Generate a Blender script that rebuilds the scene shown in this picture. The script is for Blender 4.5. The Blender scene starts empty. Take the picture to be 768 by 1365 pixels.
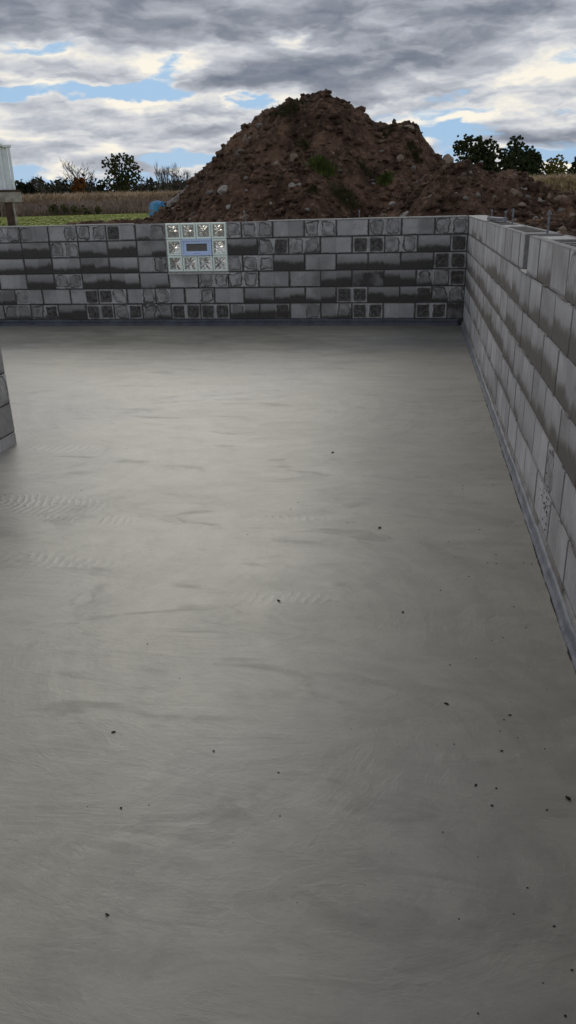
import bpy, bmesh, math, random
import numpy as np
from mathutils import Vector, Matrix
R = math.radians
rng = np.random.default_rng(7)
random.seed(7)
scene = bpy.context.scene
COL = scene.collection

# ------------------------------------------------------------------ camera
CW, CH, CF = 768.0, 1365.0, 1002.44
CUR, PIT, YAW, ROL = 0.203, 0.388145, 0.170132, -0.0267499
TOP = 6 * CUR + 0.085            # top of the walls above the slab
GZ = TOP - 0.30                  # outside grade
CAM = Vector((-0.60756, -10.0488, TOP + 0.18535))
_fw = Vector((-math.sin(YAW) * math.cos(PIT), math.cos(YAW) * math.cos(PIT), -math.sin(PIT)))
_r = Vector((math.cos(YAW), math.sin(YAW), 0)); _u = _r.cross(_fw)
_r, _u = _r * math.cos(ROL) + _u * math.sin(ROL), -_r * math.sin(ROL) + _u * math.cos(ROL)
def ray(x, y): return _fw + _r * ((x - CW / 2) / CF) - _u * ((y - CH / 2) / CF)
def at_z(x, y, z): d = ray(x, y); return CAM + d * ((z - CAM.z) / d.z)
def at_y(x, y, Y): d = ray(x, y); return CAM + d * ((Y - CAM.y) / d.y)
def at_d(x, y, D): d = ray(x, y); return CAM + d * (D / math.hypot(d.x, d.y))
cd = bpy.data.cameras.new('camera'); cam = bpy.data.objects.new('camera', cd); COL.objects.link(cam)
cd.sensor_fit = 'VERTICAL'; cd.sensor_height = 36; cd.lens = CF / CH * 36
cd.clip_start = 0.05; cd.clip_end = 9000
mw = Matrix.Identity(4)
for i in range(3):
    mw[i][0] = _r[i]; mw[i][1] = _u[i]; mw[i][2] = -_fw[i]; mw[i][3] = CAM[i]
cam.matrix_world = mw
scene.camera = cam
scene.cycles.max_bounces = 6; scene.cycles.diffuse_bounces = 3; scene.cycles.glossy_bounces = 3; scene.cycles.transmission_bounces = 6
scene.view_settings.view_transform = 'Standard'; scene.view_settings.look = 'None'
scene.view_settings.exposure = 0.0; scene.view_settings.gamma = 1.0

# ------------------------------------------------------------------ node helper
class V:
    def __init__(s, g, k): s.g = g; s.k = k
    def _m(s, op, *a, clamp=False):
        n = s.g.nt.nodes.new('ShaderNodeMath'); n.operation = op; n.use_clamp = clamp
        for i, q in enumerate((s,) + a):
            if isinstance(q, V): s.g.nt.links.new(q.k, n.inputs[i])
            else: n.inputs[i].default_value = q
        return V(s.g, n.outputs[0])
    def __add__(s, o): return s._m('ADD', o)
    __radd__ = __add__
    def __mul__(s, o): return s._m('MULTIPLY', o)
    __rmul__ = __mul__
    def __sub__(s, o): return s._m('SUBTRACT', o)
    def __rsub__(s, o): return (s * -1.0) + o
    def __truediv__(s, o): return s._m('DIVIDE', o)
    def abs(s): return s._m('ABSOLUTE')
    def mx(s, o): return s._m('MAXIMUM', o)
    def mn(s, o): return s._m('MINIMUM', o)
    def pw(s, o): return s._m('POWER', o)
    def gt(s, o): return s._m('GREATER_THAN', o)
    def sin(s): return s._m('SINE')
    def exp(s): return s._m('EXPONENT')
    def cl(s): return s._m('ADD', 0.0, clamp=True)
    def sm(s, a, b):          # smoothstep from a to b (a may exceed b)
        n = s.g.nt.nodes.new('ShaderNodeMapRange'); n.interpolation_type = 'SMOOTHSTEP'
        lo, hi, t0, t1 = (a, b, 0.0, 1.0)
        if not isinstance(a, V) and not isinstance(b, V) and a > b: lo, hi, t0, t1 = b, a, 1.0, 0.0
        s.g.nt.links.new(s.k, n.inputs['Value'])
        for nm, q in (('From Min', lo), ('From Max', hi), ('To Min', t0), ('To Max', t1)):
            if isinstance(q, V): s.g.nt.links.new(q.k, n.inputs[nm])
            else: n.inputs[nm].default_value = q
        return V(s.g, n.outputs[0])
class G:
    def __init__(s, nt): s.nt = nt; nt.nodes.clear()
    def n(s, t, **kw):
        n = s.nt.nodes.new(t)
        for k, v in kw.items(): setattr(n, k, v)
        return n
    def l(s, a, b): s.nt.links.new(a.k if isinstance(a, V) else a, b)
    def vec(s, x, y, z=0.0):
        c = s.n('ShaderNodeCombineXYZ')
        for i, q in enumerate((x, y, z)):
            if isinstance(q, V): s.l(q, c.inputs[i])
            else: c.inputs[i].default_value = q
        return c.outputs[0]
    def sep(s, v):
        n = s.n('ShaderNodeSeparateXYZ'); s.l(v, n.inputs[0]); return [V(s, o) for o in n.outputs]
    def noise(s, v, scale=1.0, detail=4, rough=.55, dist=0.0):
        n = s.n('ShaderNodeTexNoise'); s.l(v, n.inputs['Vector'])
        n.inputs['Scale'].default_value = scale; n.inputs['Detail'].default_value = detail
        n.inputs['Roughness'].default_value = rough; n.inputs['Distortion'].default_value = dist
        return V(s, n.outputs[0])
    def voro(s, v, scale, feature='F1', out=0):
        n = s.n('ShaderNodeTexVoronoi', feature=feature); s.l(v, n.inputs['Vector']); n.inputs['Scale'].default_value = scale
        return V(s, n.outputs[out])
    def mix(s, f, a, b, blend='MIX'):
        n = s.n('ShaderNodeMix', data_type='RGBA', blend_type=blend)
        if isinstance(f, V): s.l(f, n.inputs[0])
        else: n.inputs[0].default_value = f
        for i, q in ((6, a), (7, b)):
            if isinstance(q, (tuple, list)): n.inputs[i].default_value = (*q[:3], 1)
            elif isinstance(q, V): s.l(q, n.inputs[i])
            else: s.l(q, n.inputs[i])
        return n.outputs[2]
    def coord(s, kind='Object'): return s.n('ShaderNodeTexCoord').outputs[kind]
    def pos(s): return s.n('ShaderNodeNewGeometry').outputs['Position']
    def bsdf(s, col, rough=.8, bump=None, bs=.4, bd=.01, spec=.5, metallic=0.0, **kw):
        b = s.n('ShaderNodeBsdfPrincipled'); o = s.n('ShaderNodeOutputMaterial')
        if isinstance(col, tuple): b.inputs['Base Color'].default_value = (*col, 1)
        else: s.l(col, b.inputs['Base Color'])
        if isinstance(rough, V): s.l(rough, b.inputs['Roughness'])
        else: b.inputs['Roughness'].default_value = rough
        b.inputs['Specular IOR Level'].default_value = spec; b.inputs['Metallic'].default_value = metallic
        for k, v in kw.items(): b.inputs[k.replace('_', ' ')].default_value = v
        if bump is not None:
            q = s.n('ShaderNodeBump'); q.inputs['Strength'].default_value = bs; q.inputs['Distance'].default_value = bd
            s.l(bump, q.inputs['Height']); s.l(q.outputs[0], b.inputs['Normal'])
        s.l(b.outputs[0], o.inputs[0]); return b
def mat(name):
    m = bpy.data.materials.new(name); m.use_nodes = True; return m, G(m.node_tree)

# ------------------------------------------------------------------ world: broken cloud under a Nishita sky
SUN_AZ, SUN_EL = R(-18), R(31)      # azimuth measured from +Y towards +X: ahead of the camera and left
w = bpy.data.worlds.new('World'); scene.world = w; w.use_nodes = True
g = G(w.node_tree)
sky = g.n('ShaderNodeTexSky', sky_type='NISHITA'); sky.sun_disc = False
sky.sun_elevation = SUN_EL; sky.sun_rotation = SUN_AZ; sky.altitude = 200; sky.air_density = 1.2; sky.ozone_density = 2.0
dirv = g.coord('Generated'); dx, dy, dz = g.sep(dirv)
az = dx._m('ARCTAN2', dy); el = dz._m('ARCSINE')
elp = el.mx(0.0)
den = elp + 0.11
def P_(k=1.0, ox=0.0, oe=0.0, z=0.0):        # directions laid on a cloud deck: cells shrink and flatten towards the horizon
    dn = elp + (0.11 + oe)
    return g.vec(dx / dn * k + ox, dy / dn * k, z)
def azel(x, y):
    d = ray(x, y).normalized(); return math.atan2(d.x, d.y), math.asin(d.z)
wob = g.noise(g.vec(az * 9.0, elp * 22.0, 1.0), 1.0, 4, .6)
wob2 = g.noise(g.vec(az * 9.0, elp * 22.0, 7.0), 1.0, 4, .6)
azw = az + (wob - .5) * .16; elw = el + (wob2 - .5) * .055
def blob(x, y, wx, wy, s, tilt=0.0):
    a, e = azel(x, y); sa, se = wx / CF, wy / CF
    ua = azw - a; ue = elw - e - ua * tilt
    q = (ua / sa).pw(2.0) + (ue / se).pw(2.0)
    return (q * -1.0).exp() * s
def total(lst):
    t = None
    for q in lst: t = blob(*q) if t is None else t + blob(*q)
    return t
big = g.noise(P_(1.0), 1.0, 8, .50, .0)
def puffs(oe):
    v1 = g.vec(az * 8.0 + (wob - .5) * .9, (elp + oe) * 26.0 + (wob2 - .5) * .9, 3.0)
    return g.noise(v1, 1.0, 9, .53, .0)
puff = puffs(0.0); puff2 = puffs(0.011); puff3 = puffs(0.004)
fa = g.noise(g.vec(az * 26.0 + (wob - .5) * 1.5, elp * 75.0 + (wob2 - .5) * 1.5, 5.0), 1.0, 6, .55); fb = g.noise(g.vec(az * 26.0 + (wob - .5) * 1.5 + .06, (elp + .0045) * 75.0 + (wob2 - .5) * 1.5, 5.0), 1.0, 6, .55)
cov = big * .9 + puff * .8 - .85
cov = cov + total([(100, 121, 165, 11, -.48), (218, 93, 46, 14, -.46), (30, 60, 60, 7, -.2), (90, 68, 45, 8, -.22), (262, 212, 60, 6, -.30), (345, 131, 32, 6, -.30),
        (60, 240, 95, 11, -.30), (603, 212, 22, 10, -.34), (600, 176, 30, 6, -.22), (735, 203, 50, 8, -.22),
        (530, 135, 60, 9, -.14), (660, 148, 110, 7, -.16), (240, 245, 60, 9, -.2)])
cov = cov + total([(200, 20, 400, 45, .20), (560, 60, 300, 70, .20), (330, 112, 110, 17, .22), (90, 165, 140, 26, .26), (270, 165, 100, 22, .2), (60, 95, 130, 12, .2), (130, 100, 50, 10, .1), (430, 90, 150, 20, .15)])
cov = cov + el.sm(.26, .5) * .12
mask = (cov + (fa - .5) * .09).sm(-.13, .0)
thick = cov.sm(-.08, .40)
relief = (puff - puff2) * 2.3 + (puff - puff3) * 1.3 + (fa - fb) * .36
lum = 0.76 - thick * .31 + relief * .50 + (big - .5) * -.45
lum = lum + total([(330, 108, 170, 12, -.13), (90, 40, 170, 18, -.05), (430, 96, 120, 14, -.07), (600, 122, 140, 13, -.10), (400, 6, 420, 26, -.15), (650, 22, 150, 20, -.12),
          (85, 197, 120, 7, -.22), (735, 179, 70, 7, -.24), (250, 178, 90, 7, -.13), (600, 98, 160, 14, -.04), (270, 152, 80, 6, -.10),
          (385, 48, 24, 13, .26), (715, 95, 90, 9, .22), (752, 70, 40, 22, .2), (490, 138, 100, 9, .24), (655, 160, 130, 7, .24), (150, 192, 30, 9, .30), (85, 228, 24, 6, .30),
          (45, 148, 90, 11, .18), (70, 92, 100, 11, .16), (222, 106, 34, 7, .26), (40, 183, 38, 10, .18), (745, 215, 40, 18, .22), (265, 163, 60, 6, .16), (190, 136, 40, 7, .18), (265, 222, 26, 6, .2), (90, 95, 150, 26, .12), (80, 160, 170, 26, .11), (640, 60, 120, 12, .06), (470, 60, 120, 18, .07)])
lum = lum * (1.0 - el.sm(.35, 1.2) * .12)
lum = (lum + ((lum - .36).mn(0.0)) * -.45).mx(.14).mn(.95)
cr = g.n('ShaderNodeValToRGB'); g.l(lum, cr.inputs[0])
e = cr.color_ramp.elements
e[0].position = .14; e[0].color = (.105, .135, .195, 1); e[1].position = .95; e[1].color = (.98, .92, .80, 1)
for p_, c_ in ((.30, (.205, .232, .285)), (.45, (.335, .355, .405)), (.62, (.47, .495, .55)), (.78, (.69, .70, .715))):
    k = cr.color_ramp.elements.new(p_); k.color = (*c_, 1)
b1 = g.n('ShaderNodeBackground'); b2 = g.n('ShaderNodeBackground')
g.l(sky.outputs[0], b1.inputs[0]); b1.inputs[1].default_value = .05
g.l(cr.outputs[0], b2.inputs[0]); b2.inputs[1].default_value = 1.0
b3 = g.n('ShaderNodeBackground'); b3.inputs[0].default_value = (.33, .55, .82, 1); b3.inputs[1].default_value = 1.0   # thin veil of far cloud low down
mxb = g.n('ShaderNodeMixShader'); mx0 = g.n('ShaderNodeMixShader')
g.l(el.sm(.9, 0.10) * .85, mx0.inputs[0]); g.l(b1.outputs[0], mx0.inputs[1]); g.l(b3.outputs[0], mx0.inputs[2])
g.l(mask, mxb.inputs[0]); g.l(mx0.outputs[0], mxb.inputs[1]); g.l(b2.outputs[0], mxb.inputs[2])
wo = g.n('ShaderNodeOutputWorld'); g.l(mxb.outputs[0], wo.inputs[0])
# sun behind cloud
sl = bpy.data.lights.new('sun', 'SUN'); sl.energy = 0.85; sl.angle = R(26); sl.color = (1, .94, .85)
so = bpy.data.objects.new('sun', sl); COL.objects.link(so)
sd = Vector((math.sin(SUN_AZ) * math.cos(SUN_EL), math.cos(SUN_AZ) * math.cos(SUN_EL), math.sin(SUN_EL)))
so.rotation_euler = sd.to_track_quat('Z', 'Y').to_euler()

# ------------------------------------------------------------------ object helpers
def link(o, parent=None):
    COL.objects.link(o)
    if parent: o.parent = parent
    return o
def mesh_np(name, v, f, m, smooth=False):
    me = bpy.data.meshes.new(name); v = np.asarray(v, dtype=np.float32)
    f = np.asarray(f, dtype=np.int32); k = f.shape[1]
    me.vertices.add(len(v)); me.vertices.foreach_set('co', v.ravel())
    me.loops.add(f.size); me.loops.foreach_set('vertex_index', f.ravel())
    me.polygons.add(len(f)); me.polygons.foreach_set('loop_start', np.arange(0, f.size, k, dtype=np.int32))
    me.polygons.foreach_set('loop_total', np.full(len(f), k, dtype=np.int32))
    if smooth: me.polygons.foreach_set('use_smooth', np.ones(len(f), dtype=bool))
    me.update(calc_edges=True); me.validate()
    if m: me.materials.append(m)
    return me
def obj(name, me, parent=None, loc=(0, 0, 0), rz=0.0):
    o = bpy.data.objects.new(name, me); link(o, parent); o.location = loc; o.rotation_euler = (0, 0, rz); return o
def bm_mesh(name, bm, m, smooth=False):
    me = bpy.data.meshes.new(name); bmesh.ops.recalc_face_normals(bm, faces=bm.faces) if not smooth == 'keep' else None
    bm.to_mesh(me); bm.free()
    if smooth is True:
        for p in me.polygons: p.use_smooth = True
    for q in (m if isinstance(m, list) else [m]): me.materials.append(q)
    return me
def box(bm, x0, x1, y0, y1, z0, z1, bev=0.0, mi=0):
    vs = [bm.verts.new((x, y, z)) for z in (z0, z1) for y in (y0, y1) for x in (x0, x1)]
    fs = [bm.faces.new([vs[i] for i in q]) for q in ((0, 2, 3, 1), (4, 5, 7, 6), (0, 1, 5, 4), (2, 6, 7, 3), (0, 4, 6, 2), (1, 3, 7, 5))]
    for f in fs: f.material_index = mi
    if bev > 0:
        es = list({e for f in fs for e in f.edges}); bmesh.ops.bevel(bm, geom=es, offset=bev, segments=1, affect='EDGES', clamp_overlap=True)
def tube(bm, pts, rads, n=6, cap=True):
    rings = []
    for i, p in enumerate(pts):
        p = Vector(p); d = (Vector(pts[min(i + 1, len(pts) - 1)]) - Vector(pts[max(i - 1, 0)])).normalized()
        a = d.orthogonal().normalized(); b = d.cross(a)
        if i and (a - pa).length > 1.0: pass
        pa = a
        rings.append([bm.verts.new(p + (a * math.cos(t) + b * math.sin(t)) * rads[i]) for t in [k * 2 * math.pi / n for k in range(n)]])
    for q in range(len(rings) - 1):
        for k in range(n): bm.faces.new((rings[q][k], rings[q][(k + 1) % n], rings[q + 1][(k + 1) % n], rings[q + 1][k]))
    if cap and n > 2: bm.faces.new(rings[0][::-1]); bm.faces.new(rings[-1])
def thing(o, label, cat, group=None, kind=None):
    o['label'] = label; o['category'] = cat
    if group: o['group'] = group
    if kind: o['kind'] = kind
    return o
def empty(name, loc): o = bpy.data.objects.new(name, None); link(o); o.location = loc; o.empty_display_size = .2; return o
def struct(o): o['kind'] = 'structure'; return o

# gradient noise in numpy
_perm = rng.permutation(512); _ang = rng.random(512) * 2 * np.pi
def pn(x, y):
    xi = np.floor(x).astype(int); yi = np.floor(y).astype(int); xf = x - xi; yf = y - yi
    def gr(i, j, a, b):
        h = _perm[(_perm[(i + 4096) % 512] + j + 4096) % 512]; return np.cos(_ang[h]) * a + np.sin(_ang[h]) * b
    u = xf ** 3 * (xf * (xf * 6 - 15) + 10); v = yf ** 3 * (yf * (yf * 6 - 15) + 10)
    a = gr(xi, yi, xf, yf); b = gr(xi + 1, yi, xf - 1, yf); c = gr(xi, yi + 1, xf, yf - 1); d = gr(xi + 1, yi + 1, xf - 1, yf - 1)
    return (a * (1 - u) + b * u) * (1 - v) + (c * (1 - u) + d * u) * v * 1.0
def fbm(x, y, o=4, g_=.5):
    s = 0; a = 1.0
    for i in range(o): s = s + a * pn(x * 2 ** i + 17.3 * i, y * 2 ** i - 9.1 * i); a *= g_
    return s

# ------------------------------------------------------------------ materials
def block_material(name, light, damp, split=0.0, dk=1.0, streaky=.5):
    m, g = mat(name)
    oi = g.n('ShaderNodeObjectInfo'); rnd = V(g, oi.outputs['Random'])
    X, Y, Z = g.sep(g.coord('Object'))
    cs = g.n('ShaderNodeSeparateColor'); g.l(oi.outputs['Color'], cs.inputs[0]); band, cl_, cr_ = [V(g, o) for o in cs.outputs]; tone = V(g, oi.outputs['Alpha'])
    sv = g.vec(X + rnd * 37.0, Y, Z + rnd * 91.0); sw = g.vec(X + rnd * 53.0, Y + 5.0, Z + rnd * 29.0)
    nA = g.noise(sv, 8, 2, .5); nB = g.noise(sv, 45, 4, .6); nC = g.noise(sw, 7, 2, .5); gr_ = g.noise(sv, 230, 3, .7); nD = g.noise(sw, 22, 5, .7, .8); nE = g.noise(sw, 5, 3, .5)
    xa = X.abs(); right = X.gt(0.0); code = cl_ * (1.0 - right) + cr_ * right
    xc = (xa - .100 + (nA - .5) * .12); zc = (Z - .100 + (nC - .5) * .12)
    qx = xc.abs() - .048; qz = zc.abs() - .050
    d = (qx.mx(0.0).pw(2.0) + qz.mx(0.0).pw(2.0)).pw(.5) + qx.mx(qz).mn(0.0) - .026
    isr = code.gt(.2) * (1.0 - code.gt(.6))
    ring = (d.abs() - (nE - .42) * .045).sm(.012, -.004) * isr * (nD.sm(.30, .52) * .5 + .42)
    qx2 = (xa - .100 + (nA - .5) * .03).abs() - .064; qz2 = (Z - .098 + (nC - .5) * .03).abs() - .064
    d2 = (qx2.mx(0.0).pw(2.0) + qz2.mx(0.0).pw(2.0)).pw(.5) + qx2.mx(qz2).mn(0.0) - .016
    fill = (d2 + (nD - .5) * .035).sm(.008, -.008) * code.gt(.6) * (nD.sm(.25, .62) * .40 + .60)
    half = (d + (nD - .5) * .10).sm(.01, -.03) * isr * nA.sm(.42, .62) * .55
    nS = g.noise(g.vec(X * 34.0 + rnd * 61.0, Z * 5.0, rnd * 7.0), 1.0, 4, .65)
    hb = band * .19 + (nS - .5) * .05 * streaky + (right - .5) * ((rnd * 7.3)._m('FRACT') - .5) * .07 + (nE - .5) * .11
    bnd = (Z + (nD - .5) * .045 - hb).sm(.040, -.045) * band.gt(.02) * (1.0 - (band.gt(.85)) * nC.sm(.4, .65) * .35)
    fade = (Z - hb + (nC - .5) * .06).sm(.12, -.03) * band.gt(.02) * .42
    edge = ((xa + (nD - .5) * .034).sm(.176, .201)).mx((Z + (nD - .5) * .030).sm(.024, .0)) * (nE.sm(.3, .6) * .4 + .62)
    tope = (Z + (nD - .5) * .02).sm(.180, .196) * .62
    web = (xa + (nB - .5) * .006).sm(.008, .001) * .45 * nE.sm(.35, .6) * split
    blot = nD.sm(.56, .72) * nA.sm(.4, .6) * .5
    lines = (1.0 - (nC - .5).abs().sm(.0, .02)) * isr * .45
    wpn = g.noise(g.pos(), 1.5, 5, .6); drift = wpn.sm(.47, .64) * .45 * (nD * .5 + .75) * dk
    wet = drift.mx(ring).mx(fill).mx(half).mx(bnd * (nB * .35 + .78)).mx(edge * dk).mx(tope * dk).mx(web).mx(blot * dk).mx(fade).mx(lines).cl()
    frame = d.sm(.008, .02) * code.gt(.2) * .24
    chalk = (nS.sm(.5, .7) * nA.sm(.45, .62)) * .22
    lf = chalk + tone * .50 + .60 + frame + (nB - .5) * .24 + (nE - .5) * .55 + (gr_ - .5) * .55 + (right - .5) * (rnd - .5) * .35
    lc = g.n('ShaderNodeCombineXYZ')
    for i in range(3): g.l(lf * light[i], lc.inputs[i])
    dc = g.n('ShaderNodeCombineXYZ'); df = (gr_ - .5) * .7 + 1.0 + (nB - .5) * .7 + frame * code.gt(.6) * 3.0
    for i in range(3): g.l(df * damp[i], dc.inputs[i])
    pit = g.voro(sv, 330)
    g.bsdf(g.mix(wet, lc.outputs[0], dc.outputs[0]), .93 - wet * .12, gr_ * .8 + pit * .5 + nB * .5, .8, .0045, .3)
    return m
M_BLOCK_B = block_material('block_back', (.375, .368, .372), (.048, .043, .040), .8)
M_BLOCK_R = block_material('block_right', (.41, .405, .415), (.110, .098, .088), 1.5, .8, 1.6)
def simple(name, c1, c2, scale, rough=.85, bs=.5, bd=.01, detail=5, spec=.4, lo=.35, hi=.65, **kw):
    m, g = mat(name); n = g.noise(g.coord('Object'), scale, detail, .6)
    n2 = g.noise(g.coord('Object'), scale * 6, 4, .65)
    g.bsdf(g.mix((n * .7 + n2 * .3).sm(lo, hi), c1, c2), rough, n * .6 + n2, bs, bd, spec, **kw); return m
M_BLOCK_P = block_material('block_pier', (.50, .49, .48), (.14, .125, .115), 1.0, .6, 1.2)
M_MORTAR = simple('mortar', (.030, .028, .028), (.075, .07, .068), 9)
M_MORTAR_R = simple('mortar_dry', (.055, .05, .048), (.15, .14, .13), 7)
M_CELL = simple('shaded_core', (.035, .030, .027), (.10, .09, .08), 12)  # cell insides coloured dark to stand for the shade down in them
M_CEMENT = simple('cement_lip', (.30, .29, .28), (.45, .44, .42), 20)
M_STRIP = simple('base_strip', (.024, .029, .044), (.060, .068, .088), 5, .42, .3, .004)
M_STRIP_R = simple('base_strip_sky_sheen', (.10, .106, .125), (.19, .198, .22), 9, .6, .3, .004)  # lighter copy of the strip, sky reflection put into the colour
M_STEEL = simple('galvanised_steel', (.10, .105, .115), (.24, .25, .27), 30, .5, .2, .002, metallic=.6)
M_WHITE = simple('white_paint', (.74, .77, .83), (.84, .87, .92), 3, .5, .1, .01)
M_WOOD = simple('weathered_timber', (.22, .19, .17), (.42, .39, .36), 6, .9)
M_RUST = simple('rusty_dark_steel', (.03, .022, .02), (.09, .05, .035), 5, .8)
M_TARP = simple('blue_tarp', (.015, .12, .28), (.05, .24, .42), 3, .8, .5, .03)
M_VENT = simple('vent_plastic', (.52, .64, .90), (.56, .68, .92), 30, .45, .05, .001)
M_SCREEN = simple('vent_screen', (.20, .19, .18), (.27, .26, .25), 120, .8)
M_BARK = simple('bark', (.045, .038, .032), (.10, .085, .075), .8, .95)
M_CHIP = simple('dirt_chip', (.012, .011, .010), (.035, .03, .027), 60, .9)
# soil
def soil(name, a, b, c):
    m, g = mat(name); p = g.pos()
    n1 = g.noise(p, 1.1, 6, .62, .4); n2 = g.noise(p, 7, 6, .7); n3 = g.noise(p, 38, 4, .7)
    col = g.mix((n1 * .55 + n2 * .45).sm(.38, .64), a, b)
    col = g.mix(n2.sm(.57, .72) * .7, col, c)  # paler crests put light catching the clod tops into the colour
    fl = g.voro(p, 11); fl2 = g.voro(p, 24)
    col = g.mix(((fl + (n3 - .5) * .3).sm(.20, .12) * n2.sm(.45, .6)).mx((fl2 + (n3 - .5) * .3).sm(.22, .12) * n1.sm(.45, .6)) * .75, col, (.34, .27, .21))
    g.bsdf(col, .96, n2 + n3 * .9, 1.0, .07, .2); return m
M_SOIL = soil('soil', (.048, .027, .018), (.20, .116, .077), (.32, .22, .155))
M_CLOD = soil('soil_clod', (.046, .027, .018), (.215, .130, .088), (.38, .265, .19))
def stone(name, a, b):
    m, g = mat(name); c = g.coord('Object'); oi = g.n('ShaderNodeObjectInfo'); r_ = V(g, oi.outputs['Random'])
    n1 = g.noise(c, 5, 6, .65); n2 = g.noise(c, 30, 5, .7)
    col = g.mix((n1 * .6 + n2 * .4).sm(.36, .62), a, b); col = g.mix(n1.sm(.52, .7) * .65, col, (.07, .045, .033))
    g.bsdf(col, .9, n1 + n2, .8, .04, .3); return m
M_ST_PALE = stone('stone_pale', (.24, .21, .185), (.42, .39, .36))
M_ST_TAN = stone('stone_tan', (.17, .12, .09), (.30, .23, .18))
M_ST_GREY = stone('stone_grey', (.13, .11, .10), (.25, .23, .21))
def leafmat(name, a, b, sc=.5, tr=.0):
    m, g = mat(name); p = g.pos(); n = g.noise(p, sc, 4, .6); n2 = g.noise(p, sc * 9, 2, .6)
    g.bsdf(g.mix((n * .5 + n2 * .5).sm(.36, .64), a, b), .8, None, spec=.15); return m
M_OAK = leafmat('oak_leaves', (.035, .048, .018), (.11, .12, .042))
M_OAK2 = leafmat('dark_tree_leaves', (.018, .030, .014), (.062, .078, .032))
M_OLIVE = leafmat('yellowing_leaves', (.08, .085, .02), (.21, .19, .045))
M_ORANGE = leafmat('orange_leaves', (.10, .035, .012), (.22, .085, .02))
M_HEDGE = leafmat('far_wood', (.022, .024, .016), (.060, .052, .034), .12)
M_BUSH = leafmat('dark_bush', (.012, .016, .010), (.035, .04, .02))
M_CORN = leafmat('dry_corn', (.27, .20, .13), (.56, .43, .29), .35)
M_WEED = leafmat('dead_weeds', (.17, .13, .105), (.36, .28, .23), .25)
M_SHRUB = leafmat('shrub', (.06, .065, .03), (.14, .13, .06), .6)
M_TUFT = leafmat('tuft_green', (.06, .085, .02), (.17, .21, .06), 4)
M_TUFT2 = leafmat('tuft_dull', (.055, .055, .025), (.14, .125, .07), 4)

# ------------------------------------------------------------------ ground
m, g = mat('ground_cover'); p = g.pos(); x_, y_, z_ = g.sep(p)
n1 = g.noise(p, .09, 6, .6); n2 = g.noise(p, 1.6, 5, .7); n3 = g.noise(p, .02, 3)
grass = g.mix((n1 * .5 + n2 * .5).sm(.38, .62), (.19, .225, .045), (.27, .30, .065))
grass = g.mix(n2.sm(.55, .8) * .25, grass, (.27, .26, .09))
dirt = g.mix(n2.sm(.35, .65), (.04, .026, .019), (.10, .068, .05))
dist = ((x_ - 2.0).pw(2.0) * .8 + (y_ - 5.0).pw(2.0)).pw(.5)
xr = x_.sm(6.0, 14.0)
dd = (dist + (n1 - .5) * 4.0).sm(12.0, 13.5)
g.bsdf(g.mix(dd, dirt, grass), .95, n2, .6, .08, .15)
M_GROUND = m
def grid_sheet(xs, ys, z, skip):
    v = [(x, y, z) for y in ys for x in xs]; f = []; nx = len(xs)
    for j in range(len(ys) - 1):
        for i in range(nx - 1):
            if (i, j) not in skip: f.append((j * nx + i, j * nx + i + 1, (j + 1) * nx + i + 1, (j + 1) * nx + i))
    return v, f
XL = -9.2; YN = -10.45
v, f = grid_sheet([-4000, -60, XL - .2, .203, 60, 4000], [-4000, -60, YN, .203, 60, 4000], GZ, {(2, 2)})
gm = mesh_np('ground', v, f, M_GROUND)
struct(obj('ground', gm))
# earth behind the left edge of the cut and below grade round the walls
bm = bmesh.new()
box(bm, XL - .5, XL - .2, YN - .3, .6, -.4, GZ - .004)
box(bm, XL - .2, .5, YN - .3, YN, -.4, GZ - .004)  # unseen near bank, placed close behind the camera to shade the slab
struct(obj('unseen_earth_bank', bm_mesh('unseen_earth_bank', bm, M_SOIL)))

# ------------------------------------------------------------------ slab
m, g = mat('fresh_concrete'); p = g.pos(); x_, y_, z_ = g.sep(p)
pst = g.vec(x_ * .55, y_ * 1.0, 0.0)
n1 = g.noise(pst, 1.1, 5, .6, .6); n2 = g.noise(pst, 4.2, 6, .65, .8); n3 = g.noise(g.vec(x_ * .6, y_ * 1.6), 2.2, 7, .62, 1.6); n4 = g.noise(p, 70, 3, .6); n5 = g.noise(p, .35, 3, .5)
streak = g.noise(g.vec(x_ * .8 + n1 * .8, y_ * 3.4), 1.9, 6, .6, .4)
def sweep(px, py, ox, oy, rad):      # trowel strokes: streaks that run round the place the finisher knelt
    c = at_z(px, py, 0); ux = x_ - (c.x + ox); uy = y_ - (c.y + oy)
    r_ = (ux.pw(2.0) + uy.pw(2.0)).pw(.5); th = uy._m('ARCTAN2', ux)
    n = g.noise(g.vec(r_ * 11.0 + (n2 - .5) * .6, th * 1.6, px * .1), 1.0, 5, .62)
    mk = (((x_ - c.x).pw(2.0) + (y_ - c.y).pw(2.0)).pw(.5) + (n1 - .5) * rad * 1.2).sm(rad, rad * .45)
    return n, mk
for sw_ in [(120, 640, -.5, .3, 1.0), (420, 660, .2, -.8, 1.0), (260, 760, -.6, .2, .8), (560, 800, -.7, -.2, .75), (330, 900, .5, .4, .7), (620, 960, -.5, -.3, .5), (120, 900, .5, .2, .6), (450, 1060, -.4, .3, .5), (200, 1130, .4, -.2, .5), (620, 1200, -.3, .2, .45), (500, 560, -.9, .4, 1.2), (160, 540, .9, .5, 1.4)]:
    n_, mk_ = sweep(*sw_); streak = streak * (1.0 - mk_) + n_ * mk_
n6 = g.noise(g.vec(x_ * .8 + n2 * .5, y_), 3.1, 6, .68, 1.2)
ridge_ = (streak - .5).abs().sm(.035, .0) * n2.sm(.44, .62) + (n6 - .5).abs().sm(.022, .0) * n1.sm(.46, .6) * .8
smear = n3.sm(.54, .66) * n6.sm(.42, .60)
lv = .232 + (n1 - .5) * .18 + (n2 - .5) * .12 + (streak - .5) * .13 + (n6 - .5) * .19 + ridge_ * .018 - smear * .034 + (n4 - .5) * .02
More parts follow.
